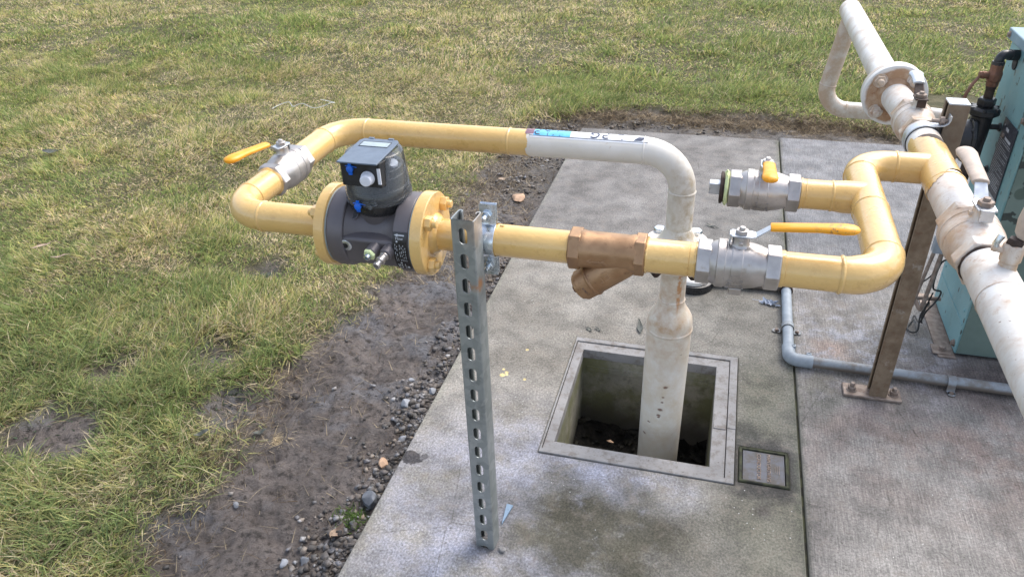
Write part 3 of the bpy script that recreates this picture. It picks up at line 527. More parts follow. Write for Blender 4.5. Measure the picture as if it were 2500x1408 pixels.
# ------------------------------------------------------------------ BALL VALVE builder (local: axis X, stem +Z, centre at origin)
def ball_valve(name, label, loc, rz, lever, grip_mat='orange', body='nickel', big=1.0, group=None, text=True, grip_label=None, leverlen=.172, nut='nickel', lev='lever_steel', flip=False):
    Mx = Matrix.Translation(loc) @ Matrix.Rotation(rz, 4, 'Z')
    t = thing(name, label, 'valve', mat=Mx, group=group); k = big
    def T(g): g.v = [tuple(Mx @ Vector(v)) for v in g.v]; return g
    g = G(); g.lathe((-.071 * k, 0, 0), (1, 0, 0), [(0, .0375 * k), (.002 * k, .0398 * k), (.024 * k, .0398 * k), (.0255 * k, .036 * k)], 6); mk('hex_end', T(g), body, t, bevel=.0012 * k); g = G(); g.lathe((.071 * k, 0, 0), (-1, 0, 0), [(0, .0375 * k), (.002 * k, .0398 * k), (.024 * k, .0398 * k), (.0255 * k, .036 * k)], 6, ref=(0, 1, 0)); mk('hex_end', T(g), body, t, bevel=.0012 * k)
    g = G(); g.lathe((0, 0, 0), (1, 0, 0), [(-.05 * k, .033 * k), (-.046 * k, .0372 * k), (-.037 * k, .0405 * k), (-.0355 * k, .0432 * k), (-.0225 * k, .0432 * k), (-.0215 * k, .0418 * k), (-.012 * k, .0415 * k), (-.0112 * k, .0425 * k), (.006 * k, .0425 * k), (.0068 * k, .0415 * k), (.017 * k, .041 * k), (.030 * k, .0385 * k), (.042 * k, .0345 * k), (.05 * k, .033 * k)], 64)
    bd = mk('body', T(g), body, t, bevel=.0006)
    if text:
        g = G()
        for row, (s_, a) in enumerate((('600', -5), ('CWP', -21), ('PN40', -37), ('DN50', -53))):
            vs, fs = text_geo(s_, .0125, .0006, 1.05)
            sg = -1
            def mp(v, a=a):
                an = rad(a) + v[1] / .0425; x = v[0] - .0025; return (x, -(.0427 + v[2]) * math.cos(an), (.0427 + v[2]) * math.sin(an))
            g.add([mp(v) for v in vs], fs)
        for q in range(3): g.box((.058, -.0345 * math.cos(rad(30)) * 1.0 - .0002, .0), (.001, .001, .001))
        mk('raised_lettering', T(g), body, bd, smooth=0)
        g = G(); Rt = Matrix.Rotation(rad(30), 4, 'X')
        for yy, L in ((.006, .011), (.0035, .009), (-.001, .007), (-.0045, .005)):
            g.T = Matrix.Rotation(-rad(30), 4, 'X'); g.box((.059 + yy * .3, -.0347, -.004 + yy), (L, .0009, .0012)); g.T = Matrix()
        mk('raised_marks', T(g), body, bd, smooth=0)
    g = G(); g.lathe((0, 0, .034 * k), (0, 0, 1), [(0, .021 * k), (.006 * k, .0165 * k), (.009 * k, .0145 * k), (.0235 * k, .0142 * k)], 32); g.box((.0, -.0155 * k, .048 * k), (.007 * k, .006 * k, .006 * k)); mk('stem_boss', T(g), body, t, bevel=.0006)
    # lever plate
    g = G(); Ml = Matrix.Rotation(lever, 4, 'Z'); z0 = .0585 * k
    th = .0028 * k; g.T = Ml
    g.prism([(-.017 * k, -.013 * k), (.016 * k, -.0135 * k), (.024 * k, -.010 * k), (.024 * k, .010 * k), (.016 * k, .0135 * k), (-.017 * k, .013 * k)], z0, z0 + th)
    g.box((-.0185 * k, 0, z0 - .006 * k), (.003 * k, .018 * k, .018 * k))
    rise = .0175 * k; A = (.0235 * k, z0); B = (.046 * k, z0 + rise)
    for (xa, za, wa), (xb, zb, wb) in (((A[0], A[1], .0100 * k), (B[0], B[1], .0085 * k)), ((B[0], B[1], .0085 * k), (.075 * k, z0 + rise + .001, .0085 * k))):
        g.add([(xa, -wa, za), (xb, -wb, zb), (xb, wb, zb), (xa, wa, za), (xa, -wa, za + th), (xb, -wb, zb + th), (xb, wb, zb + th), (xa, wa, za + th)], [(3, 2, 1, 0), (4, 5, 6, 7), (0, 1, 5, 4), (1, 2, 6, 5), (2, 3, 7, 6), (3, 0, 4, 7)])
    g.T = Matrix(); lv = mk('lever', T(g), lev, t, bevel=.0005)
    g = G(); g.T = Ml; L0 = .045 * k; L1 = leverlen; gp = []; gr = []
    prof = [(0, .0105), (.01, .0122), (.25, .0126), (.55, .0130), (.7, .0145), (.82, .0158), (.93, .0140), (.98, .0092), (1, .004)]
    for q, r_ in prof: gp.append((L0 + (L1 - L0) * q, 0, z0 + rise + .0015 - .008 * max(0, q - .6) * k + .012 * q)); gr.append(r_ * k)
    g.tube(gp, gr, 20, flat=.52); g.T = Matrix(); mk('lever_grip', T(g), grip_mat, lv, grip_label)
    g = G(); g.hexnut((0, 0, z0 + th), (0, 0, 1), .0115 * k, .0075 * k, a0=.3); g.lathe((0, 0, z0 + th), (0, 0, 1), [(0, .0052 * k), (.0115 * k, .0052 * k), (.0125 * k, .0045 * k)], 20); mk('nut', T(g), nut, lv, bevel=.0005)
    return t, T, bd
v1, T1, b1_ = ball_valve('ball_valve', 'front nickel ball valve right of the bronze strainer, orange lever pointing right', (.058, YF, ZM), 0, 0, 'orange_scuffed', group='nickel ball valves with orange levers', leverlen=.185, grip_label='orange grip with scuffed tip')
g = G(); g.box((.0, -.012, -.046), (.022, .014, .014)); mk('drain_lug', T1(g), 'nickel', b1_, bevel=.002)
v2, T2, b2_ = ball_valve('ball_valve', 'nickel ball valve on the short plugged rear branch, orange lever pointing at the camera', (.104, YV2, ZM), 0, -PI / 2, group='nickel ball valves with orange levers', leverlen=.150)
v3, T3, b3_ = ball_valve('ball_valve', 'nickel ball valve at far left of the yellow loop, orange lever over the grass', (XL, 1.461, ZM), -PI / 2, rad(-9), group='nickel ball valves with orange levers', leverlen=.172, text=False)
g = G()
for a0_, a1_ in ((-4, -4.9), (-37, -37.9)):
    g.grid(lambda u, v: (-.011 + .018 * u, .0432 * math.cos(rad(a0_ + (a1_ - a0_) * v)), .0432 * math.sin(rad(a0_ + (a1_ - a0_) * v))), 2, 2)
for xx in (-.004, .0015): g.grid(lambda u, v: (xx + .0012 * v, .0431 * math.cos(rad(-12 - 16 * u)), .0431 * math.sin(rad(-12 - 16 * u))), 6, 1)
mk('raised_marks', T3(g), 'nickel', b3_, smooth=0)

# ------------------------------------------------------------------ LEFT YELLOW PIPE + METER FLANGE
def flange(g, x, side, r=.082, th=.021):       # disc with axis X, x = face against the meter, grows to side
    g.lathe((x, YF, ZM), (side, 0, 0), [(0, r - .001), (.001, r), (th - .0015, r), (th, r - .0015)], 72)
def flange_bolts(par, x, side, n_out=.0105):
    for k in range(4):
        a = PI / 4 + k * PI / 2; y = YF - .0625 * math.cos(a); z = ZM + .0625 * math.sin(a)
        g = G(); g.hexnut((x, y, z), (side, 0, 0), .0148, .0125, a0=k * .7); g.lathe((x, y, z), (side, 0, 0), [(.012, .0078), (.019, .0078), (.021, .0065)], 20); mk('nut', g, 'yellow', par, bevel=.0008)
lp_ = thing('flanged_pipe', 'yellow elbow pipe at far left, from left ball valve to the gas meter', 'pipe', (XL, YF, ZM))
pts, arcs = fillet([(XL, 1.392, ZM), (XL, YF, ZM), (-.725, YF, ZM)], .080, 20)
g = G(); g.tube(pts, RP, 48); mk('elbow_pipe', g, 'yellow', lp_)
for s0, s1, t0, t1 in arcs: bead(lp_, 'yellow', s0, t0, RP, .003, 21); bead(lp_, 'yellow', s1, t1, RP, .003, 22)
g = G(); g.lathe((XL, 1.386, ZM), (0, 1, 0), [(0, RP), (.004, .0338), (.008, .0345), (.011, .031)], 40); mk('paint_collar', g, 'yellow', lp_)
g = G(); flange(g, -.706, -1); mk('flange', g, 'yellow', lp_)
flange_bolts(lp_, -.727, -1)
# ------------------------------------------------------------------ GAS METER
mt = thing('gas_meter', 'dark grey gas meter with clear domed index head, bolted between two yellow flanges', 'gas meter', (-.6175, YF, ZM - .08))
g = G()
def octo(g, x0, x1, r, ch=.004):
    g.lathe((x0, YF, ZM), (1, 0, 0), [(0, r - ch * .3), (ch, r), (x1 - x0 - ch, r), (x1 - x0, r - ch * .3)], 16, a0=PI / 16)
octo(g, -.7025, -.668, .0785); mk('end_casting', g, 'meter', mt, bevel=.002, smooth=22)
g = G(); octo(g, -.566, -.5335, .0785); mk('end_casting', g, 'meter', mt, bevel=.002, smooth=22)
g = G(); g.lathe((0, YF, ZM), (1, 0, 0), [(-.669, .071), (-.660, .064), (-.648, .0575), (-.63, .054), (-.60, .054), (-.585, .0575), (-.573, .064), (-.565, .071)], 48)
g.lathe((-.615, YF, ZM), (0, 0, 1), [(0, .045), (.040, .045), (.052, .050), (.057, .051)], 40)
bdm = mk('body', g, 'meter', mt)
g = G(); Rb = Matrix.Translation((-.615, YF, ZM)) @ Matrix.Rotation(rad(12), 4, 'X')
g.T = Rb; g.prism([(-.056, -.074), (.050, -.074), (.050, -.05), (.044, -.022), (-.044, -.022), (-.056, -.05)], -.020, .020, ); g.T = Matrix()
g2 = G(); g2.T = Rb; g2.box((-.012, -.045, -.004), (.126, .052, .062)); g2.T = Matrix(); mk('lower_block', g2, 'meter', mt, bevel=.006, seg=3)
# plate seals
g = G(); g.lathe((-.7055, YF, ZM), (1, 0, 0), [(0, .0755), (.0025, .0755)], 48); mk('gasket', g, 'screen', mt); g = G(); g.lathe((-.5335, YF, ZM), (1, 0, 0), [(0, .0765), (.003, .0765)], 48); mk('gasket', g, M['ptfe'] if False else M['screen'], mt)
def on_block(x, y2, r):   # point on block's front face; y2 across
    return Rb @ Vector((x, -.071, y2))
nb = (Rb.to_3x3() @ Vector((0, -1, 0))).normalized()
g = G(); p = on_block(-.050, .010, 0); nb2 = nb
g.lathe(p - nb2 * .003, nb2, [(0, .0125), (.0045, .0125), (.0052, .0115), (.0053, .0060), (.003, .0055)], 32); mk('screw_plug', g, 'zinc', mt)
g = G(); g.lathe(p - nb2 * .0005, nb2, [(0, .0048), (.0031, .0048)], 6); mk('socket', g, 'black', mt)
g = G(); a = rad(48); p = Vector((-.657, YF - .056 * math.cos(a), ZM + .056 * math.sin(a))); nn_ = Vector((.0, -math.cos(a), math.sin(a)))
g.lathe(p + Vector((.002, 0, 0)), nn_, [(0, .0095), (.0055, .0095), (.0055, .0078), (.0, .0074)], 28); mk('threaded_hole', g, 'meter', mt)
g = G(); g.lathe(p + nn_ * .0012 + Vector((.002, 0, 0)), nn_, [(0, .0078), (.0042, .0078)], 24); mk('hole_shadow', g, 'blackplastic', mt)
def fitting(x, mat_body, mat_tip, kind):
    p = on_block(x, .012, 0); nb = (Rb.to_3x3() @ Vector((-.22, -1, -.08))).normalized(); g = G(); g.lathe(p - nb * .004, nb, [(0, .0125), (.020, .0125), (.0215, .0112)], 30); f_ = mk('port', g, 'meter', mt, bevel=.0006)
    if kind == 0:
        g = G(); g.hexnut(p + nb * .0175, nb, .0122, .006, a0=.2); mk('sealing_nut', g, mat_tip, f_)
        g = G(); g.lathe(p + nb * .023, nb, [(0, .0065), (.008, .0065), (.0085, .0035), (.004, .0033)], 24); mk('nozzle', g, 'zinc', f_)
    else:
        g = G(); g.lathe(p + nb * .0175, nb, [(0, .0092), (.004, .0092), (.0045, .0075), (.012, .0075), (.0125, .0088), (.018, .0088), (.019, .0055), (.025, .0055), (.026, .0072), (.031, .0072), (.032, .0048), (.026, .0042)], 28); mk('nozzle', g, mat_body, f_, bevel=.0004)
fitting(.012, 'zinc', 'ptfe', 0); fitting(.042, 'oldnickel' if False else 'nickel', None, 1)
# data plate on the right end casting
def face_r(x, deg, dr=0.): a = rad(deg); return (x, YF - (.0785 + dr) * math.cos(a), ZM + (.0785 + dr) * math.sin(a))
g = G(); g.grid(lambda u, v: face_r(-.5635 + .0285 * u, -36 + 62 * v, .0012), 4, 16); dp = mk('data_plate', g, 'blackplastic', mt, smooth=60)
g = G(); DG = 62 / .085
def dpx(u, v, dr=.0016): return face_r(-.5635 + .0285 * u, -36 + 62 * v, dr)
g.grid(lambda u, v: dpx(.32 + .5 * u, .915 + .03 * v), 2, 2); g.add([dpx(.1, .93), dpx(.36, .895), dpx(.36, .965)], [(0, 1, 2)])
def dtext(s_, u, v, size, rot=False):
    vs, fs = text_geo(s_, size, .0001)
    def mp(q):
        x, y = (q[0], q[1]) if not rot else (-q[1], q[0])
        return dpx(u + x / .0285, v + y / .085, .0017 + q[2])
    g.add([mp(q) for q in vs], fs)
dtext('Flow', .47, .855, .0078); dtext('CE', .32, .115, .012, True)
for (u, v) in ((.3, .79), (.42, .24)): g.add([dpx(u + .07 * math.cos(a_ * PI / 5), v + .022 * math.sin(a_ * PI / 5)) for a_ in range(10)], [tuple(range(10))])
rn = random.Random(4)
for col_ in (.15, .27, .46, .58, .70, .84):
    v = .30
    while v < .70:
        L = rn.uniform(.02, .07); g.grid(lambda a, b, c_=col_, v_=v, L_=L: dpx(c_ + .035 * a, v_ + L_ * b), 1, 1); v += L + rn.uniform(.015, .07)
for v in (.04, .10, .16): g.grid(lambda a, b, v_=v: dpx(.62 + .05 * a, v_ + .04 * b), 1, 1)
g.lathe(Vector(dpx(.83, .09, .0012)), Vector((0, -math.cos(rad(-30)), math.sin(rad(-30)))), [(0, .0026), (.0004, .0026)], 16)
mk('printing', g, 'print', dp, smooth=0)
# index head
HX, HY = -.615, 1.228
g = G(); g.lathe((HX, HY, .834), (0, 0, 1), [(0, .045), (.006, .053), (.012, .0575), (.026, .0585), (.027, .0600), (.033, .0600), (.034, .0575), (.044, .0570), (.046, .0600), (.052, .0598), (.053, .0560), (.075, .0535), (.076, .050)], 64); ib = mk('index_base', g, 'blackplastic', mt, bevel=.0005)
g = G(); g.lathe((HX, HY, .861), (0, 0, 1), [(0, .0632), (.008, .0632), (.010, .0625), (.020, .0622), (.022, .0610), (.088, .0545), (.0905, .0525), (.092, .050)], 64, cap=True)
cv = mk('index_cover', g, 'clear', mt)
g = G(); g.T = Matrix.Translation((HX, HY, 0))
g.prism([(-.040, -.046), (.038, -.046), (.040, -.030), (.022, .030), (-.022, .030), (-.042, -.020)], .884, .949); g.prism([(.050 * math.cos(k * PI / 10), .050 * math.sin(k * PI / 10)) for k in range(20)], .90, .922); g.T = Matrix(); mk('index_module', g, 'blackplastic', cv, bevel=.001)
g = G(); g.lathe((HX + .030, HY + .020, .90), (0, 0, 1), [(0, .014), (.018, .013), (.022, .009)], 24); mk('counter_wheel', g, 'plug', cv); g = G(); g.lathe((HX + .034, HY - .002, .925), (.3, -.3, 1), [(0, .010), (.006, .010)], 24); mk('counter_wheel', g, 'plug', cv)
# front window recess with seal and plug
g = G(); g.T = Matrix.Translation((HX, HY, 0))
g.prism([(-.041, -.0605), (.037, -.0605), (.039, -.045), (-.043, -.045)], .903, .951); g.T = Matrix(); mk('front_panel', g, 'black', cv, bevel=.002)
g = G(); g.box((HX + .0345, HY - .0612, .926), (.006, .002, .030)); mk('front_sticker', g, 'plug', cv)
g = G(); g.lathe((HX + .012, HY - .0605, .922), (.12, -1, .02), [(0, .0132), (.004, .0132), (.0045, .0118), (.016, .0108), (.018, .0095), (.0185, .006)], 28); mk('transparent_cap', g, 'plug', cv, bevel=.0006)
def seal(c, name='lead_seal'):
    g = G(); g.lathe(Vector(c), (0, -1, .2), [(0, .0062), (.006, .0070), (.007, .004)], 9); g.box(Vector(c) + Vector((0, -.003, .0085)), (.006, .003, .007)); g.box(Vector(c) + Vector((0, -.003, -.008)), (.007, .003, .005)); g.tube([Vector(c) + Vector((-.012, .002, .004)), Vector(c) + Vector((-.006, -.003, .007)), Vector(c) + Vector((.006, -.003, .006)), Vector(c) + Vector((.013, .002, .002))], .0012, 8); mk(name, g, 'blue', cv, bevel=.0004)
seal((HX - .020, HY - .0605, .937)); seal((HX - .012, HY - .066, .866))
g = G(); g.box((HX + .010, HY - .064, .872), (.026, .008, .010), Matrix.Rotation(-.15, 3, 'Y')); g.lathe((HX + .014, HY - .069, .868), (0, -1, 0), [(0, .004), (.006, .004)], 12); mk('latch', g, 'clear', cv, bevel=.001)
g = G(); g.T = Matrix.Translation((HX, HY, .9545)) @ Matrix.Rotation(rad(2), 4, 'X')
g.prism([(-.0400, -.073), (.0380, -.073), (.0395, .028), (.033, .037), (-.033, .037), (-.0395, .028)], 0, .0028); g.T = Matrix(); fp_ = mk('display_flap', g, 'flap', cv, bevel=.0006)
g = G(); g.T = Matrix.Translation((HX, HY, .9576)) @ Matrix.Rotation(rad(2), 4, 'X'); g.box((-.001, .011, -.0001), (.058, .024, .0007)); g.T = Matrix(); mk('window_surround', g, 'blackplastic', fp_)
g = G(); g.T = Matrix.Translation((HX, HY, .9576)) @ Matrix.Rotation(rad(2), 4, 'X'); g.box((.0, .0095, .0004), (.055, .019, .0008)); g.T = Matrix(); mk('display_window', g, 'screen', fp_)
for xx in (-.020, .020): g = G(); g.box((HX + xx, HY + .038, .957), (.011, .006, .006)); mk('hinge', g, 'flap', cv, bevel=.0008)

# ------------------------------------------------------------------ OUTLET FLANGED PIPE, STRAINER, NIPPLE
op = thing('flanged_pipe', 'straight yellow pipe between gas meter and bronze strainer, held by the slotted post', 'pipe', (-.40, YF, ZM))
g = G(); flange(g, -.530, 1, th=.023); mk('flange', g, 'yellow', op)
g = G(); g.cyl((-.51, YF, ZM), (-.236, YF, ZM), RP, 48); mk('straight_pipe', g, 'yellow', op)
g = G(); g.lathe((-.5075, YF, ZM), (1, 0, 0), [(0, .041), (.003, .0405), (.010, .035), (.013, RP)], 60, cap=False, jit=.012, seed=5); mk('weld_bead', g, 'yellow', op)
flange_bolts(op, -.507, 1)
g = G(); g.box((-.372, YF, ZM + .031), (.008, .006, .004)); mk('paint_blob', g, 'yellow', op, bevel=.001)
ys = thing('strainer', 'bronze Y strainer with its capped leg slanting down to the left between two yellow pipes', 'strainer', (-.172, YF, ZM))
SX0, SX1 = -.243, -.102
g = G(); g.lathe((SX0, YF, ZM), (1, 0, 0), [(0, .036), (.002, .0395), (.022, .0395), (.0235, .036)], 6); mk('hex_end', g, 'bronze', ys, bevel=.0012); g = G(); g.lathe((SX1, YF, ZM), (-1, 0, 0), [(0, .036), (.002, .0395), (.019, .0395), (.0205, .036)], 6, ref=(0, 1, 0)); mk('hex_end', g, 'bronze', ys, bevel=.0012)
g = G(); g.lathe((SX0 + .02, YF, ZM), (1, 0, 0), [(0, .0345), (.005, .0362), (.012, .0345), (.09, .0338), (.098, .0355), (.105, .0345)], 56)
A = Vector((-.128, YF, ZM - .008)); B = Vector((-.222, YF - .004, ZM - .080)); dA = (B - A).normalized(); LL = (B - A).length
g.lathe(A, dA, [(0, .028), (.02, .030), (LL - .034, .0305), (LL - .033, .0325), (LL - .030, .0328), (LL - .0285, .0312), (LL - .006, .0305), (LL - .005, .0295)], 56)
sb = mk('body', g, 'bronze', ys, bevel=.0008)
g = G(); g.lathe(B - dA * .0055, dA, [(0, .0265), (.006, .0265), (.0075, .025), (.0075, .012), (.011, .0115)], 40); mk('cap', g, 'bronze', ys, bevel=.0006)
g = G(); g.lathe(B + dA * .004, dA, [(0, .010), (.008, .009)], 6); mk('cap_plug', g, 'oldbronze', ys, bevel=.0005)
g = G()
def cyl_pt(x, h, dr=.0): an = rad(-8) + h / .034; return (x, YF - (.0345 + dr) * math.cos(an), ZM + (.0345 + dr) * math.sin(an))
def rib(g, a, b, f, w_=.0009):
    pa, pb = Vector(f(*a)), Vector(f(*b)); g.tube([pa, (pa + pb) / 2, pb], w_, 6)
g_ = g
for a, b in (((-.205, -.002), (-.172, -.002)), ((-.205, -.002), (-.198, .0025)), ((-.205, -.002), (-.198, -.0065)), ((-.18, -.002), (-.172, .003)), ((-.172, -.002), (-.168, -.007)), ((-.188, -.004), (-.182, .0))): rib(g, a, b, cyl_pt)
e1 = Vector((0, -1, 0)); e2 = dA.cross(e1).normalized()
def leg_pt(t, h): an = h / .0305; return A + dA * t + (e1 * math.cos(an) + e2 * math.sin(an)) * .0308
if (leg_pt(.05, .01) - leg_pt(.05, 0)).z < 0: e2 = -e2
for a, b in (((.045, .012), (.045, -.004)), ((.045, .012), (.056, .012)), ((.045, .004), (.053, .004)), ((.045, -.004), (.056, -.004)), ((.060, .010), (.060, -.004)), ((.060, -.004), (.066, -.004))): rib(g, a, b, leg_pt)
mk('raised_marks', g, 'bronze', sb)
g = G(); vs, fs = text_geo('61907-2', .006, .0001); g.add([leg_pt(LL - .018 + v[1] * -1, v[0] * -1 - .004) + e1 * .0004 for v in vs], fs); mk('stamped_number', g, 'ink', sb, smooth=0)
nip = thing('pipe_nipple', 'short yellow pipe between the bronze strainer and the front ball valve', 'pipe', (-.06, YF, ZM))
g = G(); g.lathe((-.1045, YF, ZM), (1, 0, 0), [(0, .0312), (.006, .0318), (.0075, .0312), (.078, .0312), (.0785, .0303), (.0795, .0303), (.080, .0312), (.094, .0312)], 48); np_ = mk('pipe', g, 'yellow', nip)
g = G(); g.lathe((-.1035, YF, ZM), (1, 0, 0), [(0, .0315), (.0035, .0335), (.0055, .0315)], 60, cap=False, jit=.03, seed=8); mk('sealing_tape', g, 'yellow', nip); g = G(); g.lathe((-.0165, YF, ZM), (1, 0, 0), [(0, .0315), (.002, .0325), (.0035, .0315)], 60, cap=False, jit=.03, seed=9); mk('sealing_tape', g, 'yellow', nip)

# ------------------------------------------------------------------ RIGHT YELLOW MANIFOLD + HEADER MIDDLE SECTION
mf = thing('pipe_manifold', 'yellow looped manifold pipe at right joining two ball valves to the white header pipe', 'pipe', (XR, YF, ZM))
RM = .0335; XE = .318
pts, arcs = fillet([(.122, YF, ZM), (XE - .006, YF, ZM), (XE - .012, YV2, ZM), (XE + .012, 1.742, ZM), (.45, 1.742, ZM)], .058, 16)
pts, arcs = fillet([(.122, YF, ZM), (.306, YF, ZM), (.306, YV2 + .02, ZM)], .078, 20)
g = G(); g.tube(pts, [RP + (.003 * min(1, i / 6)) for i in range(len(pts))], 48); mk('front_elbow_pipe', g, 'yellow', mf)
arc1 = arcs
pts, arcs = fillet([(.306, YV2, ZM), (.306, 1.742, ZM), (.455, 1.742, ZM)], .065, 18)
g = G(); g.tube(pts, RM, 48); mk('rear_elbow_pipe', g, 'yellow', mf)
g = G(); g.lathe((.172, YV2, ZM), (1, 0, 0), [(0, RP), (.062, RP), (.09, RM), (.134, RM)], 48); mk('branch_pipe', g, 'yellow', mf)
for s0, s1, t0, t1 in arc1: bead(mf, 'yellow', s0, t0, RP + .0015, .003, 31); bead(mf, 'yellow', s1, t1, RM, .003, 32)
for s0, s1, t0, t1 in arcs: bead(mf, 'yellow', s0, t0, RM, .0025, 33); bead(mf, 'yellow', s1 + Vector((.012, 0, 0)), t1, RM, .003, 34)
bead(mf, 'yellow', (.306, YV2 - .062, ZM), (0, 1, 0), RM, .0025, 35); bead(mf, 'yellow', (.238, YV2, ZM), (1, 0, 0), RP, .003, 36)
g = G(); g.lathe((.1275, YF, ZM), (1, 0, 0), [(0, .0325), (.008, .0325), (.009, RP)], 40); mk('thread_collar', g, 'yellow', mf); g = G(); g.lathe((.1755, YV2, ZM), (1, 0, 0), [(0, .0325), (.004, .0325), (.005, RP), (.010, RP), (.0105, .0318), (.012, RP)], 40); mk('thread_collar', g, 'yellow', mf)
RH = .0375
g = G(); g.lathe((XH, 1.485, ZM), (0, 1, 0), [(0, RH), (.17, RH)], 56); mk('white_header_pipe', g, 'white', mf)
g = G(); g.lathe((XH, 1.865, ZM), (0, 1, 0), [(0, RH), (.13, RH)], 56); mk('white_header_pipe', g, 'white', mf)
# painted saddle with ragged ends
vs = []; fs = []; rn = random.Random(11); K = 64; g = G()
for k in range(K):
    a = 2 * PI * k / K; lo = 1.655 - .03 * max(0, -math.cos(a)) * 0 + .012 * math.sin(2 * a) + rn.uniform(-.003, .003); hi = 1.865 + .018 * math.cos(a * 2 + 1) - (.02 if math.sin(a) > .5 else 0) + rn.uniform(-.003, .003)
    lo -= .035 * max(0, math.cos(a - PI))
    for j in range(6): y = lo + (hi - lo) * j / 5; vs.append((XH + (RH + .0012) * math.cos(a), y, ZM + (RH + .0012) * math.sin(a)))
for k in range(K):
    for j in range(5): fs.append((6 * k + j, 6 * ((k + 1) % K) + j, 6 * ((k + 1) % K) + j + 1, 6 * k + j + 1))
g.add(vs, fs); mk('painted_tee', g, 'yellow', mf)
bead(mf, 'yellow', (XH, 1.64, ZM), (0, 1, 0), RH + .0003, .003, 41)
# plug on branch valve
pl = thing('pipe_plug', 'square-headed black pipe plug with pale tape in the open end of the rear branch valve', 'plug', (.02, YV2, ZM))
g = G(); g.lathe((.033, YV2, ZM), (-1, 0, 0), [(0, .031), (.011, .031), (.012, .034), (.0165, .034), (.018, .030)], 40); mk('plug_body', g, 'darkrust', pl)
g = G(); g.box((.005, YV2, ZM), (.024, .024, .024)); mk('square_head', g, 'lever_steel', pl, bevel=.0015)
g = G(); g.lathe((.0325, YV2, ZM), (-1, 0, 0), [(0, .032), (.003, .0372), (.006, .036), (.0085, .0325)], 40, cap=False, jit=.05, seed=2); g.tube([(.026, YV2 - .015, ZM + .034), (.024, YV2 - .014, ZM + .041), (.028, YV2 - .016, ZM + .046)], .0025, 6); mk('sealing_tape', g, 'ptfe', pl)

# ------------------------------------------------------------------ HEADER VALVES + OUTER SECTIONS
def header_valve(label, yc, k, grip, lever_ang, grip_mat):
    t, T, b = ball_valve('header_valve', label, (XH, yc, ZM), -PI / 2, lever_ang, grip_mat, 'white_rusty', 1.22 * k, 'rust stained white ball valves on the header', False, leverlen=grip, nut='dull', lev='lever_steel' if grip_mat == 'tan' else 'darkrust')
    return t, T
hv2, TB = header_valve('rust stained white header valve nearest the camera, with broad tan lever', 1.398, 1.0, .205, PI, 'tan')
hv1, TA = header_valve('rust stained white header valve just before the bolted flange, with bent bare lever', 2.035, .92, .12, PI, 'lever_steel')
fh = thing('header_pipe', 'big white pipe at upper right with bolted rusty flange and thinner loop pipe', 'pipe', (XH, 2.3, ZM))
g = G(); g.cyl((XH, 2.10, ZM), (XH - .014, 2.27, ZM), .0375, 56); mk('short_pipe', g, 'white', fh)
g = G(); g.lathe((XH - .014, 2.262, ZM), (0, 1, 0), [(0, .081), (.002, .083), (.022, .083)], 72, ref=(1, 0, 0)); g.lathe((XH - .014, 2.264, ZM), (0, -1, 0), [(0, .050), (.003, .048), (.012, .040), (.016, .0375)], 48, ref=(1, 0, 0)); mk('flange', g, 'rust_face', fh, bevel=.0012)
g = G(); g.lathe((XH - .014, 2.2845, ZM), (0, 1, 0), [(0, .077), (.0025, .077)], 56, ref=(1, 0, 0)); mk('gasket', g, 'ink', fh)
g = G(); g.lathe((XH - .014, 2.2875, ZM), (0, 1, 0), [(0, .082), (.02, .082), (.022, .080)], 72, ref=(1, 0, 0)); mk('flange', g, 'white', fh, bevel=.0012)
for k in range(4):
    a = PI / 4 + k * PI / 2 + rad(3); x = XH - .014 + .060 * math.cos(a); z = ZM + .060 * math.sin(a)
    g = G(); g.lathe((x, 2.262, z), (0, -1, 0), [(0, .0195), (.003, .0195)], 24); g.hexnut((x, 2.259, z), (0, -1, 0), .0165, .010); g.lathe((x, 2.25, z), (0, -1, 0), [(0, .009), (.012, .009), (.0145, .007)], 20); mk('nut', g, 'white_rusty', fh, bevel=.0008)
g = G(); g.cyl((XH - .014, 2.31, ZM), (.442, 3.36, ZM), .0395, 56); mk('far_pipe', g, 'white', fh)
pts, arcs = fillet([(.437, 3.25, ZM), (.385, 3.25, .425), (.86, 3.22, .425), (.86, 2.7, .49)], .085, 16)
g = G(); g.tube(pts, .0315, 40); lo_ = mk('loop_pipe', g, 'white_loop', fh)
for s0, s1, t0, t1 in arcs[:1]: bead(fh, 'white_loop', s0, t0, .0315, .003, 51); bead(fh, 'white_loop', s1, t1, .0315, .003, 52)
nh = thing('header_pipe', 'big white cracked-paint pipe running out of frame at the lower right corner', 'pipe', (XH, 1.1, ZM))
g = G(); g.cyl((XH, 1.318, ZM), (XH, .2, ZM), RH + .001, 56); mk('pipe', g, 'white', nh)
g = G(); g.lathe((XH, 1.311, ZM), (0, -1, 0), [(0, .0405), (.004, .0405), (.006, .0385)], 40, cap=False, jit=.03, seed=61); mk('thread_rust', g, 'darkrust', nh)
g = G(); g.lathe((XH, 1.195, ZM), (0, -1, 0), [(0, .0388), (.002, .0395), (.004, .0388)], 50, cap=False, jit=.01, seed=62); mk('weld_bead', g, 'white_rusty', nh)
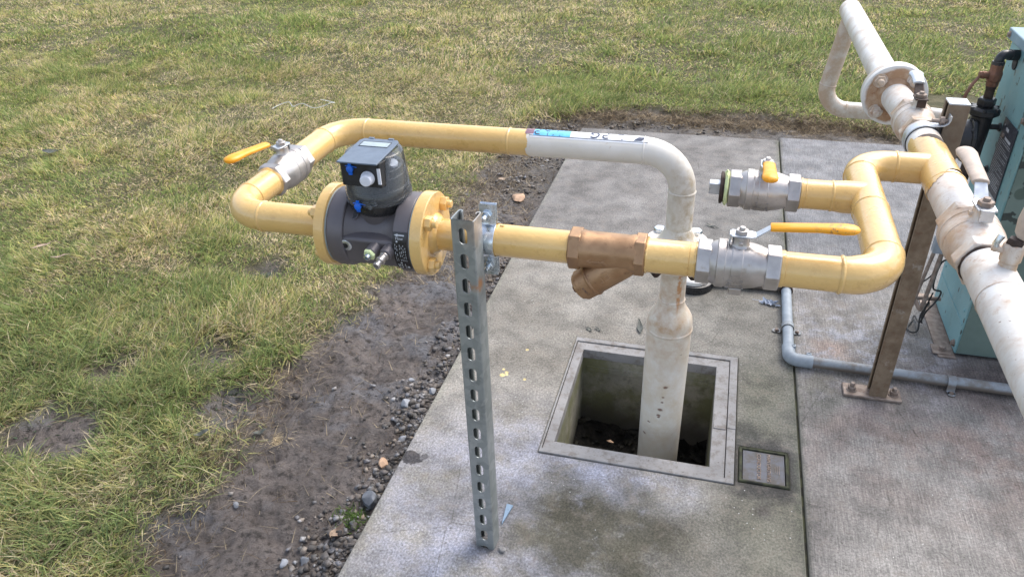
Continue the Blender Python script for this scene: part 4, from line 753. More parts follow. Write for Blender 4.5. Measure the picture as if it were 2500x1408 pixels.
# gauge tapping valve
gt = thing('gauge_valve', 'small rust streaked tapping valve with tan handle on the white header', 'valve', (.488, 1.262, .82))
GX, GY = .478, 1.250
g = G(); g.lathe((GX, GY, .808), (0, 0, 1), [(0, .017), (.006, .0145), (.022, .0138), (.024, .0125)], 28); mk('socket', g, 'white_rusty', gt)
g = G(); g.lathe((GX, GY, .831), (0, 0, 1), [(0, .0135), (.004, .0165), (.028, .0165), (.032, .0145), (.034, .011)], 12); g.cyl((GX - .012, GY, .851), (GX - .03, GY + .004, .853), .006, 14); gb = mk('valve_body', g, 'white_rusty', gt, bevel=.0008)
g = G(); g.lathe((GX, GY, .862), (0, 0, 1), [(0, .0135), (.006, .0135), (.012, .011)], 6); mk('nut', g, 'darkrust', gt, bevel=.0006)
g = G(); g.tube([(GX - .022, GY + .002, .848), (GX - .026, GY + .004, .860), (GX - .020, GY + .006, .874)], .0055, 12); mk('side_screw', g, 'zinc', gt)
g = G(); g.tube([(GX + .006, GY - .002, .873), (GX + .009, GY + .0, .880), (GX + .014, GY + .004, .900), (GX + .019, GY + .010, .925), (GX + .022, GY + .014, .942), (GX + .024, GY + .016, .948)], [.008, .017, .0225, .0215, .013, .004], 24, flat=.6); mk('handle', g, 'tan', gt)

# ------------------------------------------------------------------ SLOTTED STRUT POST
SXc, SY = -.4235, 1.152
st = thing('slotted_post', 'galvanised slotted steel channel post standing upright on the slab beside the gas meter', 'post', (SXc, SY, 0))
ang = rad(-4)
g = G(); W, Dp, tk, H = .0205, .041, .0025, .862
slots = [(.83 - .0525 * k) for k in range(17)]; sw, sh = .0086, .0165
# web with slots: cross-section strips
zs = [0.]
def web_quadset(y):
    vs = []; fs = []
    def addq(p): b = len(vs); vs.extend(p); fs.append(tuple(range(b, b + len(p))))
    prev = 0.0
    for zc in sorted(slots):
        z0 = max(0, zc - sh); z1 = zc + sh; zc0 = zc
        if z0 > prev: addq([(-W, y, prev), (W, y, prev), (W, y, z0), (-W, y, z0)])
        arc = []
        for a in range(0, 9):
            t = PI * a / 8; arc.append((sw * math.cos(t), zc + (sh - sw) + sw * math.sin(t)))
        low = [(sw * math.cos(t), zc - (sh - sw) + sw * math.sin(t)) for t in [PI + PI * a / 8 for a in range(9)]]
        low = [(a, max(b, 0.0)) for a, b in low]
        zm = zc
        right = [p for p in low if p[0] >= -1e-9][::1]
        # right half polygon
        lr = sorted([p for p in low if p[0] >= -1e-9], key=lambda p: p[1]); ur = sorted([p for p in arc if p[0] >= -1e-9], key=lambda p: p[1])
        ll_ = sorted([p for p in low if p[0] <= 1e-9], key=lambda p: p[1]); ul = sorted([p for p in arc if p[0] <= 1e-9], key=lambda p: p[1])
        addq([(W, y, z0), (W, y, z1)] + [(p[0], y, p[1]) for p in (lr + ur)[::-1]])
        addq([(-W, y, z1), (-W, y, z0)] + [(p[0], y, p[1]) for p in (ll_ + ul)])
        prev = z1
    addq([(-W, y, prev), (W, y, prev), (W, y, H), (-W, y, H)])
    return vs, fs
Ts = Matrix.Translation((SXc, SY, 0)) @ Matrix.Rotation(ang, 4, 'Z'); g.T = Ts
for y, fl_ in ((0, False), (tk, True)):
    vs, fs = web_quadset(y); g.add(vs, [f[::-1] for f in fs] if fl_ else fs)
for zc in slots:     # slot rims
    ring_ = [(sw * math.cos(t), max(0, zc + (sh - sw if math.sin(t) >= 0 else -(sh - sw)) + sw * math.sin(t))) for t in [2 * PI * a / 24 for a in range(24)]]
    g.add([(p[0], 0, p[1]) for p in ring_] + [(p[0], tk, p[1]) for p in ring_], [(k, (k + 1) % 24, 24 + (k + 1) % 24, 24 + k) for k in range(24)])
# flanges with rolled outer edge & lips as swept profile
def prof(sx):
    o = [(W, 0), (W + .0018, .0012), (W + .0022, .004), (W + .0022, Dp - .003), (W + .0008, Dp), (W - .0025, Dp + .0012), (W - .0065, Dp), (W - .0075, Dp - .003), (W - .0075, Dp - .009), (W - .0055, Dp - .009), (W - .0055, Dp - .004), (W - .004, Dp - .0022), (W - .001, Dp - .003), (W - .0003, Dp - .006), (W - .0003, .004), (W - .001, tk)]
    return [(sx * a, b) for a, b in o]
for sx in (1, -1):
    pp = prof(sx); pp = pp if sx > 0 else pp[::-1]; g.prism(pp, 0, H)
g.T = Matrix(); mk('channel', g, 'galv', st, smooth=40)
g = G(); g.prism([(-.412 + .004, 1.290), (-.391, 1.288), (-.403, 1.224)], .003, .007); mk('foot_bracket', g, 'bracket', st)
g = G(); g.T = Ts; g.hexnut((-.0225, .022, .045), (-1, 0, 0), .008, .007); g.T = Matrix(); mk('bolt', g, 'dull', st)
# pipe clamp
cl = thing('pipe_clamp', 'shiny zinc two-bolt clamp gripping the front yellow pipe behind the slotted post', 'clamp', (-.385, YF, ZM))
CXc = -.399
def clamp_half(side):
    g = G(); pr_ = []; rr = RP + .0015; th = .0025
    def path(r_): 
        o = [(r_ * .0 + (0.003 + (r_ - rr)), r_ * 1.0 + .040)]
        o += [(.003 + (r_ - rr), math.sqrt(max(0, r_ * r_ - .003 ** 2)) + .003)]
        o += [(r_ * math.sin(t), r_ * math.cos(t)) for t in [rad(12 + 156 * k / 20) for k in range(21)]]
        o += [(.003 + (r_ - rr), -math.sqrt(max(0, r_ * r_ - .003 ** 2)) - .003), (.003 + (r_ - rr), -r_ - .040)]; return o
    a = path(rr); b = path(rr + th); n_ = len(a); x0, x1 = CXc - .0165, CXc + .0165; vs = []; fs = []
    for (yy, zz) in a + b:
        for x in (x0, x1): vs.append((x, YF - side * yy, ZM + zz))
    for i in range(n_ - 1):
        A_ = 2 * i; B_ = 2 * (n_ + i)
        fs += [(A_, A_ + 1, A_ + 3, A_ + 2), (B_, B_ + 2, B_ + 3, B_ + 1), (A_, A_ + 2, B_ + 2, B_), (A_ + 1, B_ + 1, B_ + 3, A_ + 3)]
    fs += [(0, 2 * n_, 2 * n_ + 1, 1), (2 * (n_ - 1), 2 * (n_ - 1) + 1, 2 * (2 * n_ - 1) + 1, 2 * (2 * n_ - 1))]
    g.add(vs, fs); return g
for s_ in (1, -1): mk('clamp_half', clamp_half(s_), 'zinc', cl, bevel=.0005)
for s_ in (1, -1):
    zc = ZM + s_ * .054; g = G(); g.hexnut((CXc - .001, YF - .006, zc), (0, -1, 0), .0098, .007); g.lathe((CXc - .001, YF - .012, zc), (0, -1, 0), [(0, .0046), (.016, .0046), (.0172, .004)], 16); g.hexnut((CXc, YF + .006, zc), (0, 1, 0), .0098, .006); mk('bolt', g, 'zinc', cl, bevel=.0005)

# ------------------------------------------------------------------ STEEL POST AT RIGHT with band clamp
po = thing('steel_post', 'brown weathered steel channel post bolted to the slab behind the yellow manifold', 'post', (.53, 1.95, 0))
x0, x1, y0, y1, zt = .507, .553, 1.930, 1.976, .872
g = G(); t_ = .004
g.prism([(x0, y0), (x1, y0), (x1, y1), (x0, y1), (x0, y1 - .012), (x0 + t_, y1 - .012), (x0 + t_, y1 - t_), (x1 - t_, y1 - t_), (x1 - t_, y0 + t_), (x0 + t_, y0 + t_), (x0 + t_, y0 + .010), (x0, y0 + .010)], .008, zt); mk('channel', g, 'post', po, bevel=.0012)
g = G(); g.box(((x0 + x1) / 2, (y0 + y1) / 2, zt + .002), (x1 - x0 - .001, y1 - y0 - .001, .004)); mk('end_cap', g, 'lever_steel', po, bevel=.001)
g = G(); g.box(((x0 + x1) / 2 - .014, (y0 + y1) / 2 - .002, .003 + .002), (.158, .058, .009)); mk('base_plate', g, 'dull', po, bevel=.002)
for xx in (.461, .575):
    g = G(); yy = 1.951; g.lathe((xx, yy, .0095), (0, 0, 1), [(0, .0155), (.0025, .0155)], 24); g.hexnut((xx, yy, .012), (0, 0, 1), .0125, .010, a0=.4); g.lathe((xx, yy, .02), (0, 0, 1), [(0, .0065), (.012, .0065), (.0135, .005)], 18); mk('anchor_bolt', g, 'dull', po, bevel=.0007)
bc = thing('band_clamp', 'flat steel strap bent round the white header and hooked onto the brown steel post', 'clamp', (XH, 1.93, ZM))
g = G(); rr = RH + .002; th = .003; x_ = []
path = [(XH + (rr) * math.sin(rad(a)), ZM + rr * math.cos(rad(a))) for a in range(-200, 22, 12)] + [(XH + .026, ZM + .0395), (XH + .036, ZM + .041), (XH + .044, ZM + .047), (XH + .047, ZM + .056), (XH + .047, ZM + .066)]
vs = []; fs = []; n_ = len(path)
for i, (px_, pz_) in enumerate(path):
    q0 = path[max(0, i - 1)]; q1 = path[min(n_ - 1, i + 1)]; tx, tz = q1[0] - q0[0], q1[1] - q0[1]; l = math.hypot(tx, tz); nx_, nz__ = -tz / l, tx / l
    for y in (1.906, 1.934): vs += [(px_, y, pz_), (px_ + nx_ * th, y, pz_ + nz__ * th)]
for i in range(n_ - 1):
    a = 4 * i; fs += [(a, a + 2, a + 6, a + 4), (a + 1, a + 5, a + 7, a + 3), (a, a + 4, a + 5, a + 1), (a + 2, a + 3, a + 7, a + 6)]
fs += [(0, 1, 3, 2), (4 * n_ - 4, 4 * n_ - 2, 4 * n_ - 1, 4 * n_ - 3)]; g.add(vs, fs); mk('strap', g, 'lever_steel', bc, bevel=.0005)
g = G(); g.lathe((XH, 1.9045, ZM), (0, 1, 0), [(0, RH + .0005), (.002, RH + .0015), (.030, RH + .0015)], 48, cap=False); mk('rubber_liner', g, 'rubber', bc)
g = G(); g.hexnut((x0 - .004, 1.92, ZM + .050), (-1, 0, 0), .011, .009); g.cyl((x0 - .03, 1.92, ZM + .05), (x0 + .004, 1.92, ZM + .05), .005, 14); mk('bolt', g, 'dull', bc)
g = G(); g.box((x0 - .003, 1.945, ZM - .02), (.006, .02, .11)); mk('backing_plate', g, 'black', bc)

# ------------------------------------------------------------------ CONDUIT
cd = thing('electrical_conduit', 'grey plastic conduit with an elbow, lying on the slab and running right', 'conduit', (.288, 2.06, 0))
CXX, CYY, CR = .288, 2.045, .0165
g = G(); g.cyl((CXX + .004, 2.47, .021), (CXX, CYY + .05, .021), CR, 32); mk('pipe', g, 'pvc', cd)
g = G(); g.cyl((CXX + .045, CYY - .0005, .021), (1.3, CYY - .022, .021), CR, 32); mk('pipe', g, 'pvc_dirty', cd)
pts, _ = fillet([(CXX, CYY + .068, .021), (CXX, CYY, .021), (CXX + .068, CYY - .001, .021)], .028, 12)
g = G(); g.tube(pts, CR + .0035, 32)
el = mk('elbow', g, 'pvc', cd, bevel=.0008)
for (a, b) in ((CXX + .012, CYY + .050), (CXX + .056, CYY + .014)): g = G(); g.lathe((a, b, .030), (0, 0, 1), [(0, .008), (.010, .0075), (.011, .0045), (.009, .004)], 20); mk('screw_boss', g, 'pvc', el)
g = G(); g.lathe((CXX + .004, 2.452, .021), (0, 1, 0), [(0, CR + .001), (0, CR + .006), (.014, CR + .0055), (.03, CR + .002)], 32, ref=(1, 0, 0)); mk('collar', g, 'darkrust', cd)
g = G(); g.cyl((CXX + .02, 2.487, .022), (-.0, 2.478, .022), .021, 28); mk('rear_pipe', g, 'pvc_dirty', cd)
def saddle(c, alongX, label):
    Mx = Matrix.Translation(c) @ Matrix.Rotation(0 if alongX else PI / 2, 4, 'Z')
    t = thing('conduit_clamp', label, 'clamp', mat=Mx, group='saddle clamps on the conduit'); g = G()
    path = [(-.036, .0025), (-.0215, .0025)] + [(-(CR + .0015) * math.cos(rad(a)), .021 + (CR + .0015) * math.sin(rad(a))) for a in range(-20, 201, 20)] + [(.0215, .0025), (.036, .0025)]
    vs = []; fs = []; n_ = len(path)
    for y, z in path:
        for x in (-.011, .011): vs += [(x, y, z), (x, y, z + .002 if abs(y) > .02 else z)]
    o_ = []
    for i, (y, z) in enumerate(path):
        d = Vector((0, y, z - .021)); d = d.normalized() * .0022 if abs(y) < .02 else Vector((0, 0, .0022))
        for k_, x in enumerate((-.011, .011)): vs[4 * i + 2 * k_ + 1] = (x, y + d.y, z + d.z)
    for i in range(n_ - 1):
        a = 4 * i; fs += [(a, a + 2, a + 6, a + 4), (a + 1, a + 5, a + 7, a + 3), (a, a + 4, a + 5, a + 1), (a + 2, a + 3, a + 7, a + 6)]
    fs += [(0, 1, 3, 2), (4 * n_ - 4, 4 * n_ - 2, 4 * n_ - 1, 4 * n_ - 3)]
    g.add(vs, fs)
    for s_ in (-1, 1): g.lathe((0, s_ * .035, .0025), (0, 0, 1), [(0, .011), (.0022, .011)], 20)
    g.v = [tuple(Mx @ Vector(v)) for v in g.v]; mk('saddle', g, 'pvc_dirty', t)
    for s_ in (-1, 1):
        g = G(); g.lathe((0, s_ * .033, .0045), (0, 0, 1), [(0, .0062), (.0015, .0062)], 18); g.hexnut((0, s_ * .033, .006), (0, 0, 1), .0045, .004); g.v = [tuple(Mx @ Vector(v)) for v in g.v]; mk('screw', g, 'dull', t)
saddle((CXX + .001, 2.222, 0), False, 'clean grey saddle clamp on the conduit left of the brown post, above the elbow')
saddle((.738, CYY - .013, 0), True, 'dirty saddle clamp on the conduit, right of the brown post')
bx = thing('floor_fitting', 'low round black fitting with a white top on the slab behind the white riser', 'fitting', (-.03, 2.455, 0))
g = G(); g.lathe((-.030, 2.46, 0), (0, 0, 1), [(0, .072), (.028, .070), (.030, .066)], 48); mk('base', g, 'blackplastic', bx)
g = G(); g.lathe((-.030, 2.46, .030), (0, 0, 1), [(0, .060), (.012, .060), (.016, .055)], 48); mk('top', g, 'white', bx)

# ------------------------------------------------------------------ TEAL CABINET
cb = thing('metal_cabinet', 'weathered teal sheet metal cabinet with a sloping lid at the right edge of the frame', 'cabinet', (1.0, 2.4, 0))
KX, KY0, KY1, KH = .783, 2.204, 2.54, .885
g = G(); g.box((KX + .30, (KY0 + KY1) / 2 + .0, KH / 2 + .004), (.6, KY1 - KY0 - .004, KH - .008)); mk('cabinet_body', g, 'teal', cb, bevel=.003)
g = G(); g.box((KX + .302, KY0 - .0005, KH / 2 + .004), (.594, .006, KH - .02)); mk('front_door', g, 'teal_dark', cb)
g = G(); g.add([(KX - .012, KY0 - .012, KH), (KX + .62, KY0 - .012, KH), (KX + .62, KY1 + .012, KH), (KX - .012, KY1 + .012, KH), (KX - .012, KY0 - .012, KH + .025), (KX + .62, KY0 - .012, KH + .025), (KX + .62, KY1 + .012, KH + .03), (KX - .012, KY1 + .012, KH + .03)], [(3, 2, 1, 0), (4, 5, 6, 7), (0, 1, 5, 4), (1, 2, 6, 5), (2, 3, 7, 6), (3, 0, 4, 7)]); mk('lid', g, 'lid', cb, bevel=.003)
g = G(); g.box((KX - .022, 2.375, .0025), (.05, .38, .005)); g.box((KX - .030, KY0 + .018, .0055), (.06, .05, .004)); mk('base_flange', g, 'dull', cb)
for (p, ax, r_) in (((KX - .030, KY0 + .020, .0075), (0, 0, 1), .010), ((KX - .030, 2.49, .005), (0, 0, 1), .010), ((KX, KY0 + .028, .03), (-1, 0, 0), .009), ((KX, 2.36, .66), (-1, 0, 0), .007), ((KX, 2.25, .74), (-1, 0, 0), .009), ((KX - .012, 2.53, KH + .014), (-1, 0, 0), .007)):
    g = G(); g.lathe(p, ax, [(0, r_ * 1.35), (.002, r_ * 1.35)], 18); g.hexnut(Vector(p) + Vector(ax) * .002, ax, r_, r_ * .8); mk('bolt', g, 'dull', cb, bevel=.0005)
g = G(); g.lathe((KX - .0005, 2.455, .838), (-1, 0, 0), [(0, .019), (.003, .018)], 20); mk('hole_grommet', g, 'rubber', cb)
for yy in (KY0 + .03, KY1 - .03):
    for zz in (.15, .40, .84):
        g = G(); g.lathe((KX, yy, zz), (-1, 0, 0), [(0, .006), (.0015, .0055), (.003, .003)], 12); mk('rivet', g, 'teal', cb)
g = G(); g.box((KX - .0012, (KY0 + KY1) / 2, .11), (.002, KY1 - KY0 - .02, .006)); mk('panel_seam', g, 'teal', cb)
# plaque on the side
def KP(y, z, d=.0): return (KX - .0015 - d, y + .045, z + .115)
pq = [(2.345, .590), (2.225, .590), (2.225, .385), (2.345, .385)]
g = G(); g.add([KP(y, z) for y, z in pq] + [KP(y, z, .002) for y, z in pq], [(0, 1, 2, 3), (7, 6, 5, 4), (0, 4, 5, 1), (1, 5, 6, 2), (2, 6, 7, 3), (3, 7, 4, 0)]); pqo = mk('instruction_plaque', g, 'plaque', cb)
g = G(); rn = random.Random(9)
def bar(y0, y1, z0, z1): g.add([KP(y0, z0, .0026), KP(y1, z0, .0026), KP(y1, z1, .0026), KP(y0, z1, .0026)], [(0, 1, 2, 3)])
z = .535
bar(2.33, 2.325, .575, .57); bar(2.31, 2.285, .572, .562); bar(2.30, 2.245, .548, .540)
while z > .40:
    y = 2.337
    while y > 2.235:
        L = rn.uniform(.004, .018); bar(y, max(2.232, y - L), z, z - .0022); y -= L + .003
        if rn.random() < .08: break
    z -= .0062
mk('plaque_printing', g, 'print', pqo, smooth=0)
g = G(); bar(2.349, 2.221, .385, .366); mk('bent_plaque_edge', g, 'lever_steel', pqo)

# ------------------------------------------------------------------ REGULATOR with gas cock
rg = thing('gas_regulator', 'black gas regulator standing off the teal cabinet behind the brown post', 'regulator', (.735, 2.42, .6))
RX, RY = .728, 2.415
g = G(); g.lathe((RX, RY, .725), (0, 0, 1), [(0, .022), (.004, .0245), (.020, .0245), (.024, .021)], 6); mk('hex_top', g, 'black', rg, bevel=.001)
g = G(); g.lathe((RX, RY, .698), (0, 0, 1), [(0, .036), (.006, .042), (.020, .042), (.026, .034)], 8, a0=PI / 8); 
for k in range(6): g.lathe((RX + .036 * math.cos(k * PI / 3 + .3), RY + .036 * math.sin(k * PI / 3 + .3), .715), (0, 0, 1), [(0, .006), (.009, .0055)], 8)
mk('top_flange', g, 'black', rg, bevel=.0012)
g = G(); g.lathe((RX, RY, .55), (0, 0, 1), [(0, .015), (.02, .022), (.09, .027), (.150, .028)], 20); g.box((RX - .005, RY, .60), (.05, .045, .08)); mk('body', g, 'black', rg, bevel=.003)
g = G(); g.lathe((RX - .014, RY - .01, .625), (-1, 0, 0), [(0, .066), (.004, .070), (.012, .070), (.014, .066)], 8, a0=PI / 8); g.lathe((RX - .028, RY - .01, .625), (-1, 0, 0), [(0, .060), (.025, .052), (.03, .030), (.09, .027), (.10, .018)], 24)
for k in range(8): a = k * PI / 4; g.lathe((RX - .026, RY - .01 + .06 * math.cos(a), .625 + .06 * math.sin(a)), (-1, 0, 0), [(0, .006), (.006, .005)], 8)
mk('diaphragm_case', g, 'black', rg, bevel=.0012)
for zz in (.665, .535):
    g = G(); g.cyl((RX + .01, RY, zz), (KX - .001, RY, zz), .008, 16); g.lathe((KX - .001, RY, zz), (-1, 0, 0), [(0, .013), (.004, .012)], 16); mk('mounting_stud', g, 'black', rg)
g = G(); g.lathe((RX, RY, .50), (0, 0, 1), [(0, .012), (.018, .012), (.019, .017), (.045, .017), (.05, .015)], 16); g.tube([(RX, RY, .51), (RX - .002, RY, .47), (RX - .02, RY - .02, .44), (RX - .05, RY - .03, .42)], .008, 14); mk('outlet_nipple', g, 'darkrust', rg)
gc_ = thing('gas_cock', 'rusty brown brass gas cock with hanging lever and black elbow on top of the regulator', 'valve', (RX, RY, .76))
g = G(); g.lathe((RX, RY, .747), (0, 0, 1), [(0, .0125), (.028, .0125), (.029, .014), (.04, .014)], 12); mk('nipple', g, 'darkrust', gc_, bevel=.0006)
g = G(); g.lathe((RX, RY, .783), (0, 0, 1), [(0, .016), (.014, .0165), (.016, .019), (.034, .020), (.040, .018), (.045, .017), (.060, .017), (.062, .015)], 10); g.cyl((RX, RY, .812), (RX - .034, RY - .004, .814), .010, 16); mk('body', g, 'oldbronze', gc_, bevel=.001)
g = G(); g.hexnut((RX - .034, RY - .004, .814), (-1, 0, 0), .010, .007)
g.tube([(RX - .033, RY - .004, .822), (RX - .040, RY - .006, .808), (RX - .052, RY - .012, .79), (RX - .062, RY - .016, .765), (RX - .070, RY - .02, .725), (RX - .073, RY - .02, .705)], [.005, .0065, .007, .0075, .0075, .004], 12, flat=.4); mk('lever', g, 'oldbronze', gc_)
pts, _ = fillet([(RX, RY, .842), (RX, RY, .872), (KX - .003, RY + .03, .862)], .016, 8)
g = G(); g.tube(pts, .0125, 20); g.cyl(Vector((RX + .025, RY + .015, .8665)), Vector((KX - .004, RY + .031, .862)), .0150, 12); g.lathe((RX, RY, .842), (0, 0, 1), [(0, .0165), (.010, .0165)], 12); mk('elbow', g, 'black', gc_, bevel=.0008)

# ------------------------------------------------------------------ bent rod bracket and cables near the cabinet
ub = thing('bent_rod_bracket', 'rusty bent steel rod bracket hanging beside the teal cabinet base', 'bracket', (.70, 2.3, .1))
g = G(); g.tube([(.674, 2.30, .31), (.6555, 2.30, .115), (.655, 2.30, .108)], .0055, 14); mk('rod', g, 'dull', ub); g = G()
pts, _ = fillet([(.694, 2.29, .33), (.681, 2.29, .093), (.664, 2.33, .12), (.74, 2.33, .125)], .008, 5); g.tube(pts, .0065, 14); mk('rod', g, 'dull', ub)
g = G(); g.box((.685, 2.29, .335), (.045, .03, .05)); mk('mounting_box', g, 'pvc', ub, bevel=.004)
def cable(pts, label, r=.0028):
    P = [Vector(p) for p in pts]; out = []
    for i in range(len(P) - 1):
        p0, p1, p2, p3 = P[max(0, i - 1)], P[i], P[i + 1], P[min(len(P) - 1, i + 2)]
        for k in range(8): t = k / 8; out.append(.5 * ((2 * p1) + (-p0 + p2) * t + (2 * p0 - 5 * p1 + 4 * p2 - p3) * t * t + (-p0 + 3 * p1 - 3 * p2 + p3) * t ** 3))
    out.append(P[-1]); g = G(); g.tube(out, r, 8); return tag(mk('cable', g, 'cable'), label, 'cable')
cable([(.735, 2.28, .36), (.725, 2.29, .30), (.704, 2.31, .26), (.706, 2.32, .17), (.735, 2.33, .15), (.72, 2.31, .12), (.70, 2.30, .09), (.70, 2.33, .03), (.70, 2.40, .01), (.688, 2.37, .006), (.668, 2.33, .006), (.675, 2.30, .008), (.695, 2.31, .012), (.70, 2.34, .05), (.71, 2.33, .11)], 'black cable hanging in a loose loop over the bent rod and down to the slab')
cable([(.692, 2.29, .32), (.70, 2.30, .27), (.69, 2.31, .22), (.67, 2.33, .17), (.664, 2.335, .13)], 'short thin black cable running down between the two bent rods', .0022)
cable([(.71, 2.32, .15), (.703, 2.32, .10), (.698, 2.315, .06), (.701, 2.31, .04)], 'brown cable end hanging from the bundle at the bent rod', .0026)

# ------------------------------------------------------------------ LITTER, STONES
def blob(c, d, seed, sub=2, rot=0.):
    import bmesh
    b = bmesh.new(); bmesh.ops.create_icosphere(b, subdivisions=sub, radius=1); rn = random.Random(seed)
    pl_ = [Vector((rn.gauss(0, 1), rn.gauss(0, 1), rn.gauss(0, 1))).normalized() for _ in range(9)]; th_ = [rn.uniform(.55, .85) for _ in pl_]
    for v in b.verts:
        for p_, t_ in zip(pl_, th_):
            q_ = v.co.dot(p_)
            if q_ > t_: v.co -= p_ * (q_ - t_)
    g = G(); Rz = Matrix.Rotation(rot, 3, 'Z'); g.add([Rz @ Vector((v.co.x * d[0], v.co.y * d[1], v.co.z * d[2])) + Vector(c) for v in b.verts], [tuple(v.index for v in f.verts) for f in b.faces]); b.free(); return g
def gh(x, y): return float(height(np.array([x]), np.array([y]), mudness(np.array([x]), np.array([y])))[0])
STN = [((-.867, 3.14), (.045, .032, .018), 'ostone', 'flat orange stone in the dirt beside the slab, behind the front pipe'),
       ((-.775, 1.265), (.032, .020, .022), 'dstone', 'large dark stone wedged against the slab edge above the green tuft'),
       ((-.80, 1.40), (.024, .016, .012), 'ostone', 'brown stone leaning on the slab edge by the dark stain'),
       ((-.822, 1.635), (.022, .017, .012), 'stone', 'pale flat stone at the edge of the mud left of the slab'),
       ((-.765, 1.71), (.016, .014, .014), 'stone', 'rounded pale stone touching the slab edge beside the mud'),
       ((-.85, 1.745), (.011, .012, .006), 'stone', 'small white stone in the mud farthest up the slab edge'),
       ((-.78, 1.505), (.018, .02, .012), 'stone', 'grey stone at the slab edge, topmost of the gravel heap'),
       ((-1.12, 1.17), (.012, .008, .006), 'stone', 'single small white stone alone in the smooth mud'),
       ((-.90, 1.03), (.014, .012, .009), 'stone', 'white stone in the gravel at the bottom of the frame'),
       ((-.855, 1.05), (.017, .012, .010), 'dstone', 'grey angular stone in the gravel at the bottom of the frame'),
       ((-.47, 2.0), (.0, 0, 0), None, None)]
for (x, y), d, m_, lb in STN:
    if lb: z = gh(x, y); tag(mk('stone', blob((x, y, z + d[2] * .45), d, int(abs(x * 1000)), 3, x * 9), m_, smooth=25), lb, 'stone')
tag(mk('concrete_chip', blob((-.382, 1.152, .006), (.010, .008, .006), 5, 2), 'frame', smooth=20), 'broken concrete chip on the slab at the foot of the slotted post', 'chip')
# gravel
def gravel(n_, fx, seed, smin, smax):
    r = np.random.RandomState(seed); import bmesh
    b = bmesh.new(); bmesh.ops.create_cube(b, size=1.5); bmesh.ops.triangulate(b, faces=b.faces); V0 = np.array([v.co[:] for v in b.verts]); F0 = np.array([[v.index for v in f.verts] for f in b.faces]); b.free()
    P = fx(r, n_); n_ = len(P); m = mudness(P[:, 0], P[:, 1]); z = height(P[:, 0], P[:, 1], m); s = smin + (smax - smin) * r.rand(n_) ** 3.0
    V = V0[None] * (1 + .5 * (r.rand(n_, len(V0), 1) - .5)) + .7 * (r.rand(n_, len(V0), 3) - .5); V = V * np.stack([s * (1 + .5 * r.rand(n_)), s, s * (.45 + .4 * r.rand(n_))], -1)[:, None, :]
    a = r.rand(n_) * 6.28; c, s_ = np.cos(a)[:, None], np.sin(a)[:, None]; X = V[..., 0] * c - V[..., 1] * s_ + P[:, None, 0]; Y = V[..., 0] * s_ + V[..., 1] * c + P[:, None, 1]; Z = V[..., 2] + (z + s * .25)[:, None]
    V = np.stack([X, Y, Z], -1).reshape(-1, 3); F = (F0[None] + (np.arange(n_) * len(V0))[:, None, None]).reshape(-1, 3); colr = np.repeat(r.rand(n_), len(V0)); return V, F, colr
def npmesh(name, V, F, mat, attrs=None, smooth=False):
    me = bpy.data.meshes.new(name); me.vertices.add(len(V)); me.vertices.foreach_set('co', V.astype(np.float32).ravel()); k = F.shape[1]
    me.loops.add(F.size); me.loops.foreach_set('vertex_index', F.astype(np.int32).ravel()); me.polygons.add(len(F)); me.polygons.foreach_set('loop_start', (np.arange(len(F)) * k).astype(np.int32)); me.polygons.foreach_set('loop_total', np.full(len(F), k, np.int32)); me.update(calc_edges=True)
    if smooth: me.polygons.foreach_set('use_smooth', np.ones(len(F), bool))
    for nm, (ty, arr) in (attrs or {}).items():
        at = me.attributes.new(nm, ty, 'POINT'); at.data.foreach_set('value' if ty == 'FLOAT' else 'color', arr.astype(np.float32).ravel())
    me.materials.append(mat); o = bpy.data.objects.new(name, me); COL.objects.link(o); return o
n = N('gravel_stones', .75); a_ = n.new('ShaderNodeAttribute'); a_.attribute_name = 'rnd'
rp = n.new('ShaderNodeValToRGB'); n.lk(a_.outputs['Fac'], rp.inputs[0]); el_ = rp.color_ramp.elements; el_[0].color = (.035, .03, .027, 1); el_[1].color = (.40, .41, .43, 1); e = el_.new(.45); e.color = (.10, .095, .09, 1); e = el_.new(.7); e.color = (.21, .21, .225, 1); e = el_.new(.85); e.color = (.25, .20, .15, 1)
n.col(n.mix(n.mul(n.noise(40, 4, lo=.38, hi=.6), .8), rp.outputs[0], (.085, .07, .06))); n.bump(n.noise(200, 4), .3, .001)
def fx(r, n_):
    a = np.stack([-.74 - np.abs(r.normal(0, .055, n_)), .6 + 1.15 * r.rand(n_) ** 1.3], -1); b = np.stack([-.745 - np.abs(r.normal(0, .05, n_ // 5)), r.uniform(1.6, 2.6, n_ // 5)], -1); a[::3, 0] -= np.abs(r.normal(0, .05, len(a[::3])))
    c = np.stack([r.normal(-.92, .12, n_ // 2), r.normal(3.6, .3, n_ // 2)], -1); d = np.stack([r.uniform(-1.05, .1, n_ // 5), r.normal(4.16, .06, n_ // 5)], -1); e = np.stack([r.uniform(-1.25, -.75, n_ // 18), r.uniform(.7, 3.0, n_ // 18)], -1)
    p = np.concatenate([a, b, c, d, e]); p = p[(p[:, 0] < -.745) | (p[:, 1] > 4.03)]; return p[fbm(p[:, 0], p[:, 1], 9, 3, 71) + .25 * r.rand(len(p)) > .58]
V, F, cr = gravel(4200, fx, 3, .0012, .0088)
gv = npmesh('gravel', V, F, n.m, {'rnd': ('FLOAT', cr)}); gv['kind'] = 'stuff'; gv['label'] = 'loose grey gravel along the slab edge'; gv['category'] = 'gravel'
